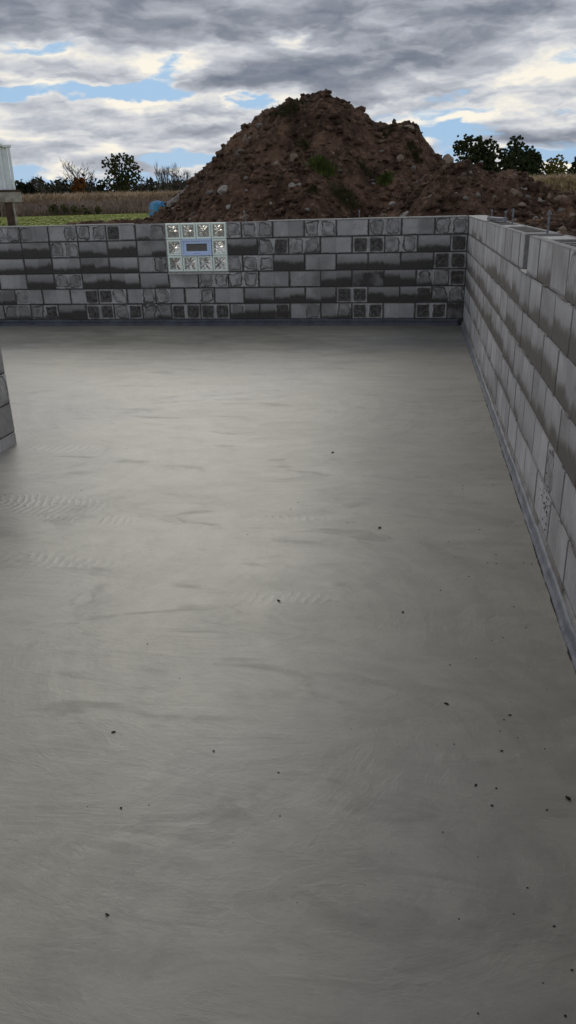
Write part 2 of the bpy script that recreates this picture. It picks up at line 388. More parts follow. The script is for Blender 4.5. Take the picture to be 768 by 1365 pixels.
edge = (x_ + (n1 - .5) * .8 + (n2 - .5) * .3).sm(-1.35, -.35)
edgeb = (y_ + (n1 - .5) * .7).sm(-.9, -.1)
lv = lv * (1.0 - edge * .30) * (1.0 - edgeb * .22)  # darker towards right and back walls: damp edges plus painted corner shade
spots = g.voro(p, 9); sp2 = g.noise(p, 3.0, 2)
lv = lv * (1.0 - spots.sm(.045, .02) * sp2.sm(.55, .62) * .6)
def tint(a, k): return a * k
warm = g.vec(lv * 1.12, lv * 1.06, lv * .88); cool = g.vec(lv * 1.05, lv * 1.03, lv * .94)
colr = g.mix(n5.sm(.40, .62), warm, cool)
H = n3 * .55 + n6 * .35 + n2 * .2 + streak * .18 + ridge_ * .05
arcs = None
def arc(px, py, ox, oy, rx, ry, per, amp):
    c = at_z(px, py, 0); cx, cy = c.x + ox, c.y + oy
    dxx = x_ - cx; dyy = y_ - cy
    rr = (dxx.pw(2.0) + dyy.pw(2.0)).pw(.5) + (n2 - .5) * .12 + (n1 - .5) * .1
    mk = (((x_ - c.x) / rx).pw(2.0) + ((y_ - c.y) / ry).pw(2.0) + (n1 - .5) * .8).sm(1.0, .25)
    return (rr * (2 * math.pi / per)).sin()._m('ABSOLUTE').pw(4.0) * mk * amp * n2.sm(.30, .52)
for a in [(55, 672, -.35, .0, .50, .17, .085, 1.0), (115, 692, -.8, .12, .34, .08, .08, .9), (50, 748, -.7, .1, .45, .09, .10, .7), (215, 735, .5, .35, .24, .08, .12, .25),
          (395, 690, -.9, -.15, .24, .035, .085, 1.0), (352, 797, -.5, .1, .16, .06, .08, .9), (400, 797, -.6, .2, .18, .06, .08, .7), (80, 598, -.6, .1, .5, .10, .11, .7),
          (455, 700, .1, .45, .22, .08, .10, .2), (300, 770, .6, .4, .25, .08, .12, .2)]:
    q = arc(*a); arcs = q if arcs is None else arcs + q
Hh = H + arcs * .20 + n4 * .04
rough = .46 + smear * .10 + (n2 - .5) * .16 + (n1 - .5) * .20 + edge * .10
colr = g.mix((arcs * .30).cl(), colr, (.40, .39, .36))
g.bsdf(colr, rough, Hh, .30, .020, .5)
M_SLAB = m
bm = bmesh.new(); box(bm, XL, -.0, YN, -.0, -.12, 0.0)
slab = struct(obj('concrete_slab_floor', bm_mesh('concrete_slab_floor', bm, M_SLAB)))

# ------------------------------------------------------------------ blocks
BL, HL, TH, BH = .398, .195, .200, .196
def solid_block(x0, x1, m, name):
    bm = bmesh.new(); box(bm, x0, x1, 0, TH, 0, BH, .0045); return bm_mesh(name, bm, m)
def hollow_block(x0, x1, cells, m, name):
    bm = bmesh.new(); t = .034
    xs = [x0]; n = cells; wcell = ((x1 - x0) - t * (n + 1)) / n
    for i in range(n): xs += [x0 + t + i * (wcell + t), x0 + (i + 1) * (wcell + t)]
    xs.append(x1); ys = [0, t, TH - t, TH]
    top = {}
    for j, y in enumerate(ys):
        for i, x in enumerate(xs): top[i, j] = bm.verts.new((x, y, BH))
    for j in range(3):
        for i in range(len(xs) - 1):
            if j == 1 and i % 2 == 1: continue
            bm.faces.new((top[i, j], top[i + 1, j], top[i + 1, j + 1], top[i, j + 1]))
    L = len(xs) - 1; b = [bm.verts.new((x, y, 0)) for x, y in ((x0, 0), (x1, 0), (x1, TH), (x0, TH))]
    bm.faces.new([b[0], b[1]] + [top[i, 0] for i in range(L, -1, -1)])
    bm.faces.new([b[2], b[3]] + [top[i, 3] for i in range(0, L + 1)])
    bm.faces.new([b[1], b[2]] + [top[L, j] for j in (3, 2, 1, 0)]); bm.faces.new([b[3], b[0]] + [top[0, j] for j in (0, 1, 2, 3)])
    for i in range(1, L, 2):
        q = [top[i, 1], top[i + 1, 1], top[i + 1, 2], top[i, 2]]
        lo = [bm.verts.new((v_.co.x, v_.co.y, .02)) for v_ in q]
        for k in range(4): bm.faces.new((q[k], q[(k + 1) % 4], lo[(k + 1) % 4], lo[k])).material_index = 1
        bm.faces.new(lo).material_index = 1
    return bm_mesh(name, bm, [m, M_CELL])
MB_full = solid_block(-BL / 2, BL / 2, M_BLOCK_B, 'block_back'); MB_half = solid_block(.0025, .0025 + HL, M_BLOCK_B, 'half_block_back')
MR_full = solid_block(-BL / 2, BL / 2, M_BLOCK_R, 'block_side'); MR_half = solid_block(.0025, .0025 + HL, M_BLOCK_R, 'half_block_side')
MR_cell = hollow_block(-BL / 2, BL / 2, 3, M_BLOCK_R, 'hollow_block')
def put_block(me, parent, loc, rz, colr):
    o = bpy.data.objects.new('block', me); o.parent = parent; COL.objects.link(o)
    o.location = (loc[0] + random.gauss(0, .0008), loc[1] + random.gauss(0, .0012), loc[2])
    o.rotation_euler = (0, 0, rz + random.gauss(0, .0015)); o.color = colr; return o
def crs(i): return .085 + (5 - i) * CUR
# patterns of damp read off the photograph, from the corner leftwards, one code per half block
# L plain, l slightly damp, B dark lower band, M dark all over, R ring, D dark core, P patchy
ROWS = ['RRLLRRLLRRLLRRR|||||RlLDRRRLLRRRLLBB', 'DBBPRDDLLRPDPBB|||||LlBBBBRRLMBBLLBB', 'DDBBBBBBLLBBRRR|||||RLLBBBBBBBBLLBBB',
        'DPPMLMMBBLLlLRRRRLLllBBBBRRBBLLBBLLB', 'PPDMBBDDBBBBBBLLRLLRPLRDDLLLLRBRPLLB', 'MDDLLDDPBPLDMMRDDDDPPDRDDBBDPPPLLRDD']
ROWS = [r.replace('|||||', '||||') for r in ROWS]   # opening: four half widths (k 7.5 to 9.5)
HALF = .203
wallb = thing(empty('block_wall', (0, 0, 0)), 'damp stained concrete block wall across the far side, holding the glass block window', 'wall')
def code(c):
    return {'L': 0, 'l': 0, 'B': 0, 'M': 0, 'R': .5, 'D': 1, 'P': .42}[c]
def bandof(c):
    return {'L': 0, 'l': random.uniform(.12, .25), 'B': random.uniform(.30, .72), 'M': random.uniform(.88, 1.15), 'R': 0, 'D': 0, 'P': random.uniform(.1, .3)}[c]
for i, row in enumerate(ROWS):
    k = 0; n = len(row)
    if i % 2 == 1:
        groups = [(0, 1)]; k = 1
    else: groups = []
    while k < n:
        if row[k] == '|': k += 1; continue
        ln = 2
        if k + 1 >= n or row[k + 1] == '|': ln = 1
        if i in (0, 2) and k == 18: ln = 1
        if i == 1 and False: pass
        groups.append((k, ln)); k += ln
    if i in (0, 2):
        groups = [q for q in groups if not (18 < q[0] < 19)]
    gfix = []
    for (k, ln) in groups:
        gfix.append((k, ln))
    for (k, ln) in gfix:
        xr_ = -k * HALF - .0035; z = crs(i) + .001
        base = random.uniform(.45, .95)
        if ln == 2:
            a, b = row[k + 1], row[k]     # left, right
            bd = max(bandof(a), bandof(b)) if (a in 'BM' or b in 'BM' or a in 'lP') else 0
            if (a in 'BM') != (b in 'BM'): bd *= .6
            o = put_block(MB_full, wallb, (xr_ - BL / 2 - .0005, 0, z), 0, (bd, code(a), code(b), base))
        else:
            o = put_block(MB_half, wallb, (xr_ - HL - .005, 0, z), 0, (bandof(row[k]), 0, code(row[k]), base))
NB = 36 * HALF
# extend the wall beyond the picture with plain blocks
for i in range(6):
    x = -36 * HALF - (HALF if i % 2 else 0) + (0 if i % 2 == 0 else HALF)
    x = -36 * HALF if i % 2 == 0 else -37 * HALF
    if i % 2: put_block(MB_half, wallb, (-36 * HALF - .0035 - HL - .005, 0, crs(i) + .001), 0, (.4, 0, 0, .6))
    while x > XL + .4:
        put_block(MB_full, wallb, (x - .0035 - BL / 2, 0, crs(i) + .001), 0, (random.choice((0, .5, .6)), 0, 0, random.uniform(.4, .9))); x -= 2 * HALF
bm = bmesh.new(); xo0, xo1 = -7.5 * .406, -9.5 * .406; zo = crs(2)
box(bm, XL, -.004, .0050, TH - .006, -.1, zo - .003); box(bm, XL, xo1 - .004, .0050, TH - .006, zo - .003, TOP - .012); box(bm, xo0 + .004, -.004, .0050, TH - .006, zo - .003, TOP - .012)
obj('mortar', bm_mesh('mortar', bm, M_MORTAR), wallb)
# mortar crumbs and lip along the top of the wall
bm = bmesh.new(); x = -.02
while x > XL + .3:
    l = random.uniform(.3, .9)
    if not (xo1 - .05 < x - l and x < xo0 + .02) and not (xo1 < x < xo0) and not (xo1 < x - l < xo0): box(bm, x - l, x - .004, -.0035, TH + .003, TOP - .0075, TOP + random.uniform(.002, .006), .002)
    x -= l
obj('mortar_cap', bm_mesh('mortar_cap', bm, M_CEMENT), wallb)
def strip_mesh(length, m, name, seed, hs=1.0):
    prof = [(-.004, .084), (.005, .086), (.010, .080), (.012, .048), (.013, .026), (.019, .014), (.024, .004), (.024, -.01)]
    prof = [(a_, b_ * hs) for a_, b_ in prof]; rr = random.Random(seed); n = int(length / .08); bm = bmesh.new(); rows = []
    for i in range(n + 1):
        t = i / n * length; jz = rr.gauss(0, .0022); jx = rr.gauss(0, .0018)
        rows.append([bm.verts.new((t, -px - jx * (k > 1), pz + jz * (k < 6))) for k, (px, pz) in enumerate(prof)])
    for i in range(n):
        for k in range(len(prof) - 1): bm.faces.new((rows[i][k], rows[i][k + 1], rows[i + 1][k + 1], rows[i + 1][k]))
    return bm_mesh(name, bm, m, True)
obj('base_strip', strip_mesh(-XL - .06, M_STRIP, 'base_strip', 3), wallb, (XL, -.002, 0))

wallr = thing(empty('block_wall', (0, 0, 0)), 'long pale grey block wall running along the right side with open cells on top', 'wall')
gap0, gap1 = -5.285, -5.49
bands = [.12, .50, .55, .52, .16, .03]
for i in range(6):
    z = crs(i) + .001; s = -.203 if i % 2 else 0.0     # first joint
    if i % 2 == 0: s = .2
    # blocks are laid from the far end towards the camera
    y = .2 if i % 2 == 0 else .2 - .203
    if i % 2: put_block(MR_half, wallr, (0, .2 - .0035 + .0, z), -math.pi / 2, (0, 0, 0, .6))
    while y > YN + .45:
        c = y - .203
        if i == 0 and gap1 - .25 < c < gap0 + .26:
            # the gap in the top course
            if c > gap0 - .1 and y > gap0 + .05: pass
        wv = .5 + .5 * math.sin(c * 1.3 + i * 1.9) * math.cos(c * .55 + i)
        bd = bands[i] * (.45 + .8 * wv) + random.uniform(-.08, .12)
        if i == 0: bd = .34 if random.random() < .22 else 0
        if i == 1 and c > -2.6: bd *= .3
        if i >= 4: bd = bd if random.random() < .6 else 0
        if bd < .06: bd = 0
        me = MR_full
        if i == 0:
            ytop = y
            if gap0 - .35 < c < gap0 + .0: pass
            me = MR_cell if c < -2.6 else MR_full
        rg = .5 if random.random() < .05 else 0
        yy = y
        if i == 0 and y < gap0 + .1: yy = y    # shifted below
        o = put_block(me, wallr, (0, yy - .0035 - BL / 2, z), -math.pi / 2, (bd, rg, 0, random.uniform(.5, 1.0)))
        y -= .406
        if i == 0 and gap0 < y <= gap0 + .3 and not wallr.get('cut'):
            put_block(MR_half, wallr, (0, y - .0035, z), -math.pi / 2, (0, 0, 0, .7)); wallr['cut'] = 1; y = gap1
del wallr['cut']
bm = bmesh.new()
box(bm, .0045, TH - .006, YN, .19, -.1, crs(0) - .006); box(bm, .0045, TH - .006, gap0 + .0, .19, crs(0) - .006, TOP - .03) if False else None
obj('mortar', bm_mesh('mortar', bm, M_MORTAR_R), wallr)
# head joints of the top course: mortar slivers between the blocks
bm = bmesh.new(); y = .2
while y > YN + .9:
    y -= .406
    if gap0 - .2 < y <= gap0 + .3: y = gap1; continue
    box(bm, .005, .04, y - .006, y + .005, crs(0) - .007, TOP - .012); box(bm, .15, TH - .006, y - .006, y + .005, crs(0) - .007, TOP - .012)
obj('head_joint_mortar', bm_mesh('head_joint_mortar', bm, M_MORTAR_R), wallr)
# squeezed out mortar beads along the bed joints
def beads(n, seed, ycams, m):
    rr = random.Random(seed); bm = bmesh.new()
    for _ in range(n):
        i = rr.choice([0, 0, 1, 1, 2, 2, 3, 4]); y = -rr.random() ** .7 * 9.5; z = crs(i) + rr.gauss(-.002, .002); l = rr.uniform(.01, .10) if rr.random() < .7 else rr.uniform(.1, .3); h = rr.uniform(.003, .007)
        vs = []
        k = max(2, int(l / .03)); a = []
        for q in range(k + 1):
            t = q / k; hh = h * (.5 + rr.random()) * (1 if 0 < q < k else .2); a.append([bm.verts.new((.004, y + t * l, z + hh)), bm.verts.new((-hh * .9 - .001, y + t * l, z + hh * .1)), bm.verts.new((.004, y + t * l, z - hh))])
        for q in range(k):
            for e_ in range(2): bm.faces.new((a[q][e_], a[q][e_ + 1], a[q + 1][e_ + 1], a[q + 1][e_]))
    return bm_mesh('mortar_bead', bm, m, False)
o = obj('mortar_bead', beads(170, 5, None, M_MORTAR_R), wallr); o['kind'] = 'stuff'
# grouted cores at the far end of the wall top
bm = bmesh.new()
box(bm, -.003, TH + .004, -2.45, .196, TOP - .006, TOP + .004, .003)
for (a, b) in ((-3.95, -3.6), (-5.95, -5.62), (-6.9, -6.75)): box(bm, .034, TH - .034, a, b, TOP - .05, TOP - .006, .0)
obj('grout_fill', bm_mesh('grout_fill', bm, M_WOOD if False else M_CEMENT), wallr)
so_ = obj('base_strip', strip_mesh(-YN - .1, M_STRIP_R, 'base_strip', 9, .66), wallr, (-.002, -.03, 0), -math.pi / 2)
bm = bmesh.new(); y = -.03
while y > YN + .5:
    box(bm, -.0008, .04, y - .40, y - .003, -.02, .083, .002); y -= .406
obj('footing_course', bm_mesh('footing_course', bm, M_BLOCK_R), wallr)
# lip of mortar below the gap
bm = bmesh.new(); box(bm, -.010, .12, gap1 - .05, gap0 - .01, crs(0) - .004, crs(0) + .006, .003); obj('gap_mortar', bm_mesh('gap_mortar', bm, M_CEMENT), wallr)

# the concrete spatter on the right wall
bm = bmesh.new(); rr = random.Random(4); c = at_y(729, 660, -6.9)
d = ray(729, 665); t = -CAM.x / d.x; c = CAM + d * t
for _ in range(55):
    y = c.y + rr.gauss(-.02, .035) + (.10 if _ % 3 == 0 else 0); z = max(.1, c.z + rr.gauss(0, .04) - (.05 if _ % 3 == 1 else 0)); s = rr.uniform(.002, .0055)
    vv = [bm.verts.new((-.002 - (s * .7 if k == 4 else 0), y + (0 if k == 4 else s * math.cos(k * 1.57)), z + (0 if k == 4 else s * 1.3 * math.sin(k * 1.57)))) for k in range(5)]
    for k in range(4): bm.faces.new((vv[k], vv[(k + 1) % 4], vv[4]))
o = obj('tar_spatter', bm_mesh('tar_spatter', bm, M_CHIP), wallr); o['kind'] = 'stuff'

# ------------------------------------------------------------------ block pier at the left edge
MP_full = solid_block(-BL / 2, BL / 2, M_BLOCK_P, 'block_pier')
pier = thing(empty('block_pier', (-3.51, -5.60, 0)), 'grey block pier standing on the slab at the left edge of the picture', 'pier')
px0, px1, py0, py1 = -3.711, -3.305, -5.796, -5.390
for i in range(7):
    z = .085 + (5 - i) * CUR + .001 - (0 if i < 6 else 0)
    for j in range(2):
        bd = random.choice((.25, .35, .2, 0)); base = random.uniform(.9, 1.15)
        if i % 2 == 0:   # long faces to +x
            x = px1 - pier.location.x if j == 0 else px0 - pier.location.x
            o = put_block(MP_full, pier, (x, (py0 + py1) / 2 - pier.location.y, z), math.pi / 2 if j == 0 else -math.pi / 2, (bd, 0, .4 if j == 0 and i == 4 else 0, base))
        else:
            y = py0 - pier.location.y if j == 0 else py1 - pier.location.y
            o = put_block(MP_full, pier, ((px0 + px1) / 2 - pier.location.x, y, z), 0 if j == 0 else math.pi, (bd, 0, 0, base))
bm = bmesh.new(); box(bm, px0 + .006 - pier.location.x, px1 - .006 - pier.location.x, py0 + .006 - pier.location.y, py1 - .006 - pier.location.y, -.05, TOP - .006)
obj('mortar', bm_mesh('mortar', bm, M_MORTAR_R), pier)

# ------------------------------------------------------------------ glass block window
win = empty('window', (xo1, 0, zo)); win.parent = wallb
mg, g = mat('wavy_glass'); c = g.coord('Object'); n = g.noise(c, 30, 3, .6, .6)
b = g.bsdf((.80, .77, .70), .28, n, .8, .008, .35); b.inputs['Transmission Weight'].default_value = .80; b.inputs['IOR'].default_value = 1.5
me_, g = mat('glass_block_edge'); g.bsdf((.80, .90, .83), .35, g.noise(g.coord('Object'), 60, 3), .3, .002, .5)
S = .1965
def glass_block(name, seed):
    rr = random.Random(seed); bm = bmesh.new(); s = S; fr = .019; d0, d1 = .045, .125
    box_pts = [(0, 0), (s, 0), (s, s), (0, s)]
    def rect(i, y): return [bm.verts.new((a + (i if a == 0 else -i), y, b + (i if b == 0 else -i))) for a, b in box_pts]
    o0 = rect(0, d0 + .008); o1 = rect(.006, d0); i1 = rect(fr, d0); i2 = rect(fr + .006, d0 + .008)
    ob = rect(0, d1)
    for a, b_ in ((o0, o1), (o1, i1), (i1, i2), (ob, o0)):
        for k in range(4): f_ = bm.faces.new((a[k], a[(k + 1) % 4], b_[(k + 1) % 4], b_[k])); f_.material_index = 1
    # star pattern of facets: eight spokes pressed into the pane
    c0 = bm.verts.new((s / 2, d0 + .020, s / 2)); ringv = []
    m_ = fr + .006; w_ = s - 2 * m_
    pts = [(0, 0), (.25, 0), (.5, 0), (.75, 0), (1, 0), (1, .25), (1, .5), (1, .75), (1, 1), (.75, 1), (.5, 1), (.25, 1), (0, 1), (0, .75), (0, .5), (0, .25)]
    outer = [bm.verts.new((m_ + a * w_, d0 + .008, m_ + b_ * w_)) for a, b_ in pts]
    mid = [bm.verts.new((m_ + (.5 + (a - .5) * .52) * w_ + rr.gauss(0, .004), d0 + (.004 if k % 2 else .018) + rr.gauss(0, .004), m_ + (.5 + (b_ - .5) * .52) * w_ + rr.gauss(0, .004))) for k, (a, b_) in enumerate(pts)]
    for k in range(16):
        k2 = (k + 1) % 16
        bm.faces.new((outer[k], outer[k2], mid[k2])); bm.faces.new((outer[k], mid[k2], mid[k])); bm.faces.new((mid[k], mid[k2], c0))
    # back pane
    bk = [bm.verts.new((m_ + a * w_, d1 + .004, m_ + b_ * w_)) for a, b_ in ((0, 0), (1, 0), (1, 1), (0, 1))]
    cb = bm.verts.new((s / 2, d1 - .016, s / 2))
    for k in range(4): bm.faces.new((bk[(k + 1) % 4], bk[k], cb))
    for k in range(4):
        f_ = bm.faces.new((ob[k], bk[k], bk[(k + 1) % 4], ob[(k + 1) % 4])); f_.material_index = 1
    me = bpy.data.meshes.new(name); bm.to_mesh(me); bm.free(); me.materials.append(mg); me.materials.append(me_); return me
gbs = [glass_block('glass_block', k) for k in range(4)]
for r_ in range(3):
    for c_ in range(4):
        if r_ == 1 and c_ in (1, 2): continue
        obj('glass_block', gbs[(r_ * 3 + c_) % 4], win, (.0135 + c_ * .2025 - .003, -.060, .006 + r_ * .2005))
bm = bmesh.new(); X0, X1, Z0, Z1 = .216, .6125, .2055, .4055
def frame(bm, x0, x1, z0, z1, t, y0, y1, tz=None):
    tz = tz or t
    box(bm, x0, x1, y0, y1, z0, z0 + tz, .002); box(bm, x0, x1, y0, y1, z1 - tz, z1, .002); box(bm, x0, x0 + t, y0, y1, z0 + tz + .0005, z1 - tz - .0005, .002); box(bm, x1 - t, x1, y0, y1, z0 + tz + .0005, z1 - tz - .0005, .002)
frame(bm, X0, X1, Z0, Z1, .020, -.032, .06)
frame(bm, X0 + .0205, X1 - .0205, Z0 + .0205, Z1 - .0205, .038, -.020, .04, .034)
box(bm, X0 + .16, X0 + .24, -.028, -.0205, Z0 + .028, Z0 + .040, .002)
obj('vent_frame', bm_mesh('vent_frame', bm, M_VENT), win)
bm = bmesh.new(); box(bm, X0 + .056, X1 - .056, .006, .012, Z0 + .052, Z1 - .052)
for k in range(6): z = Z0 + .06 + k * .016; box(bm, X0 + .056, X1 - .056, -.004, .0055, z, z + .004)
obj('vent_screen', bm_mesh('vent_screen', bm, M_SCREEN), win)
bm = bmesh.new()
for k in range(1, 4):
    if k != 2: pass
me_j = M_CEMENT
box(bm, .006, .812, .0, .07, -.0025, .006)
for k in (1, 2): box(bm, .006, .208 if True else 0, .0, .07, k * .2005 + .0005, k * .2005 + .0055); box(bm, .62, .812, .0, .07, k * .2005 + .0005, k * .2005 + .0055)
obj('joint_mortar', bm_mesh('joint_mortar', bm, M_CEMENT), win)
bm = bmesh.new(); box(bm, .0, .83, -.012, .0, -.032, -.004, .004); box(bm, -.004, .006, -.003, .10, -.0035, .607, .002)
box(bm, .8135, .8195, -.002, .10, -.0035, .605, .001)
obj('sill', bm_mesh('sill', bm, M_CEMENT), win)

# ------------------------------------------------------------------ anchor bolts and strap on the walls
def bolt_mesh(h, seed, double=False):
    bm = bmesh.new(); rr = random.Random(seed)
    for dx in ((0,) if not double else (-.012, .014)):
        tube(bm, [(dx, 0, -.04), (dx, 0, h * (.9 if dx > 0 else 1))], [.0065, .0065], 8)
        for k in range(0): z = h * (.55 + .07 * k); tube(bm, [(dx, 0, z), (dx, 0, z + .004)], [.0088, .0088], 8)
    tube(bm, [(0, 0, h * .80), (0, 0, h * .80 + .012)], [.013, .013], 6)
    return bm_mesh('anchor_bolt', bm, M_STEEL)
for k, (bx, by, hpx, lab) in enumerate([(655.2, 291, .085, 'small anchor bolt in the right wall top nearest the far corner'), (673.5, 295, .09, 'anchor bolt in the right wall top, just beyond the flat strap'),
        (702, 299, .115, 'anchor bolt at the near end of the flat strap on the right wall'), (749.8, 311, .12, 'thick nearest anchor bolt standing in the open block cells of the right wall')]):
    q = at_z(bx, by, TOP); o = obj('anchor_bolt', bolt_mesh(hpx, k, False), None, (q.x if .03 < q.x < .17 else .1, q.y, TOP)); thing(o, lab, 'anchor bolt', 'anchor bolts in the wall tops')
for k, (bx, by, h, lab) in enumerate([(483, 290, .10, 'thin anchor bolt on the far wall top, right of the window'), (334, 294, .13, 'thin bent anchor wire on the far wall top above the glass window')]):
    q = at_z(bx, by, TOP); o = obj('anchor_bolt', bolt_mesh(h, 10 + k), None, (q.x, .1, TOP)); thing(o, lab, 'anchor bolt', 'anchor bolts in the wall tops')
    if k: o.rotation_euler = (.1, -.12, 0)
a, b_ = at_z(666, 299.5, TOP), at_z(703, 298, TOP)
bm = bmesh.new(); Lb = .62; box(bm, 0, Lb, 0, .045, .0, .028, .002); box(bm, 0.01, .05, .0015, .0435, .0285, .034)
o = obj('steel_strap', bm_mesh('steel_strap', bm, M_STEEL), None, (.02, -2.35, TOP + .006), 0); o.rotation_euler = (0, 0, math.atan2(-1.1, .14)); thing(o, 'flat grey metal strap lying on the top of the right wall by the bolts', 'strap')

# ------------------------------------------------------------------ dirt mound (height field)
Y1 = 9.5
sil1 = [(120, 296), (170, 295), (197.6, 293), (212, 284), (226, 272), (246.6, 252), (262, 237), (288, 213), (300, 198), (311, 183), (329.7, 168), (348.6, 151), (368, 143), (390, 136), (399.6, 136), (401.5, 128), (415, 127), (429.8, 121), (439, 128),
        (460, 139), (480, 150), (491, 158), (500, 165), (512, 166), (528, 165), (543, 163), (558.5, 168), (562, 178), (570, 191), (584.6, 211), (600, 226), (640, 250), (700, 270), (800, 290)]
sil2 = [(470, 300), (520, 282), (555, 245), (584, 222), (607, 220), (616, 217), (628, 217), (649, 230), (665, 233), (676, 229), (688, 232.5), (696, 238), (707, 243), (723, 253), (748, 259.5), (768, 265), (900, 268), (1100, 280), (1300, 300)]
def ridge(s, Y):
    q = [at_y(x, y, Y) for x, y in s]; return np.array([a.x for a in q]), np.array([a.z for a in q])
Y2 = 6.2
r1x, r1z = ridge(sil1, Y1); r2x, r2z = ridge(sil2, Y2)
def mound_h(x, y, detail=True):
    wob = .5 * fbm(x * .35, y * .35, 2)
    d1 = y - Y1; d2 = y - Y2 - 0 * x
    k = np.clip(np.abs(d1) / 1.2, 0, 1)
    xx = x + k * .45 * fbm(x * .5 + 9, y * .5, 3) + np.clip(-d1, 0, 6) * 0.0
    h1 = np.interp(xx, r1x, r1z) - np.where(d1 < 0, .72 * np.sqrt(d1 ** 2 + .04) - .144, .85 * np.abs(d1))
    k2 = np.clip(np.abs(d2) / 1.2, 0, 1)
    h2 = np.interp(x + k2 * .4 * fbm(x * .6, y * .6 + 4, 3), r2x, r2z) - np.where(d2 < 0, .60 * np.sqrt(d2 ** 2 + .04) - .12, .5 * np.abs(d2))
    h = np.maximum(h1, h2) + .03 * np.exp(-((h1 - h2) / .3) ** 2)
    kk = np.minimum(k, k2) * .9 + .1
    on = np.clip((h - GZ + .3) / .5, 0, 1)
    h = h + on * kk * (.30 * fbm(x * .75 + 3, y * .55, 3) + .10 * np.abs(fbm(x * 2.2, y * 1.6, 3)))
    # gullies running down the slope
    h = h - on * kk * .16 * np.clip(fbm(x * 1.5, y * .28 + 7, 2) - .12, 0, 1) * 2
    base = GZ + .05 + .10 * fbm(x * .8, y * .8, 3) - np.clip((-6.6 - x) * .25, 0, 1) - np.clip((2.4 - x) * 0, 0, 1)
    nearwall = np.clip((.6 - y) * (x < .2), 0, 1)
    h = np.maximum(h, base)
    if detail:
        rdg = 1 - np.abs(fbm(x * 3.1 + 5, y * 3.1, 3, .55)) * 2
        amp = np.clip((h - GZ + .25) / .4, .25, 1)
        h = h + amp * (.070 * fbm(x * 4.2, y * 4.2, 5, .62) + .040 * np.clip(pn(x * 5.3, y * 5.3) - .05, 0, 1) * 1.6 + .02 * rdg + .028 * fbm(x * 16, y * 16, 2))
    return h
NX, NY = 560, 400
xs = np.linspace(-9.5, 19, NX); t = np.linspace(0, 1, NY); ys = -7 + 25 * t
# finer rows where the camera looks
X, Y = np.meshgrid(xs, ys)
Z = mound_h(X, Y)
vid = np.arange(NX * NY).reshape(NY, NX)
q = np.stack([vid[:-1, :-1], vid[:-1, 1:], vid[1:, 1:], vid[1:, :-1]], -1).reshape(-1, 4)
cx = (X[:-1, :-1] + X[1:, 1:]).ravel() / 2; cy = (Y[:-1, :-1] + Y[1:, 1:]).ravel() / 2
zm = np.maximum.reduce([Z[:-1, :-1], Z[1:, 1:], Z[:-1, 1:], Z[1:, :-1]]).ravel()
keep = ((cy > .30) | (cx > .30)) & (zm > GZ - .02)
q = q[keep]
mound_v = np.stack([X.ravel(), Y.ravel(), Z.ravel()], 1)
used = np.unique(q); remap = np.full(NX * NY, -1); remap[used] = np.arange(len(used))
mo = obj('dirt_mound', mesh_np('dirt_mound', mound_v[used], remap[q], M_SOIL, True))
thing(mo, 'tall heap of dark brown excavated soil behind the far block wall', 'dirt mound')
# loose clods on it
ico = bmesh.new(); bmesh.ops.create_icosphere(ico, subdivisions=1, radius=1); ico.verts.ensure_lookup_table()
IV = np.array([v_.co[:] for v_ in ico.verts]); IF = np.array([[v_.index for v_ in f_.verts] for f_ in ico.faces]); ico.free()
def scatter(n, smin, smax, powr, m, name, flat=.7, region=None, sink=.3, seed=1):
    r2 = np.random.default_rng(seed); xx = r2.uniform(-7.5, 9, n); yy = r2.uniform(.5, 10.2, n)
    if region: xx, yy = region(r2, n)
    zz = mound_h(xx, yy); ok = (zz > GZ - .1) & ((yy > .4) | (xx > .4)); xx, yy, zz = xx[ok], yy[ok], zz[ok]; n = len(xx)
    s = smin + (smax - smin) * r2.random(n) ** powr
    V_ = IV[None] * (1 + r2.normal(0, .24, (n, len(IV), 1))); ax = r2.uniform(.6, 1.35, (n, 1, 3)); ax[..., 2] *= flat
    V_ = V_ * ax * s[:, None, None]; a = r2.uniform(0, 6.28, n); ca, sa = np.cos(a)[:, None], np.sin(a)[:, None]
    x2 = V_[..., 0] * ca - V_[..., 1] * sa; y2 = V_[..., 0] * sa + V_[..., 1] * ca
    V_ = np.stack([x2 + xx[:, None], y2 + yy[:, None], V_[..., 2] + (zz + s * flat * (1 - 2 * sink) * .6)[:, None]], -1)
    F_ = IF[None] + (np.arange(n) * len(IV))[:, None, None]
    return mesh_np(name, V_.reshape(-1, 3), F_.reshape(-1, 3), m)
o = obj('soil_clods', scatter(34000, .010, .105, 9, M_CLOD, 'soil_clods', seed=3)); thing(o, 'crumbly brown soil clods spread over the dirt heap', 'soil', kind='stuff')
def reg2(r2, n): return np.abs(r2.normal(0, 3.4, n)) + 1.2, r2.uniform(-5, 9, n)
o = obj('soil_clods', scatter(9000, .015, .14, 6, M_CLOD, 'soil_clods', region=reg2, seed=5)); thing(o, 'rough soil clods on the low ground outside the right wall', 'soil', kind='stuff')
o = obj('small_stones', scatter(800, .012, .06, 4, M_ST_GREY, 'small_stones', seed=11, sink=.1)); thing(o, 'small pale stones sprinkled through the brown dirt heap', 'stones', kind='stuff')
def regr(r2, n): return r2.uniform(1.0, 8, n), r2.uniform(.5, 7.5, n)
o = obj('small_stones', scatter(420, .02, .09, 3, M_ST_TAN, 'small_stones', region=regr, seed=12, sink=.1)); thing(o, 'tan stones scattered over the low right part of the heap', 'stones', kind='stuff')

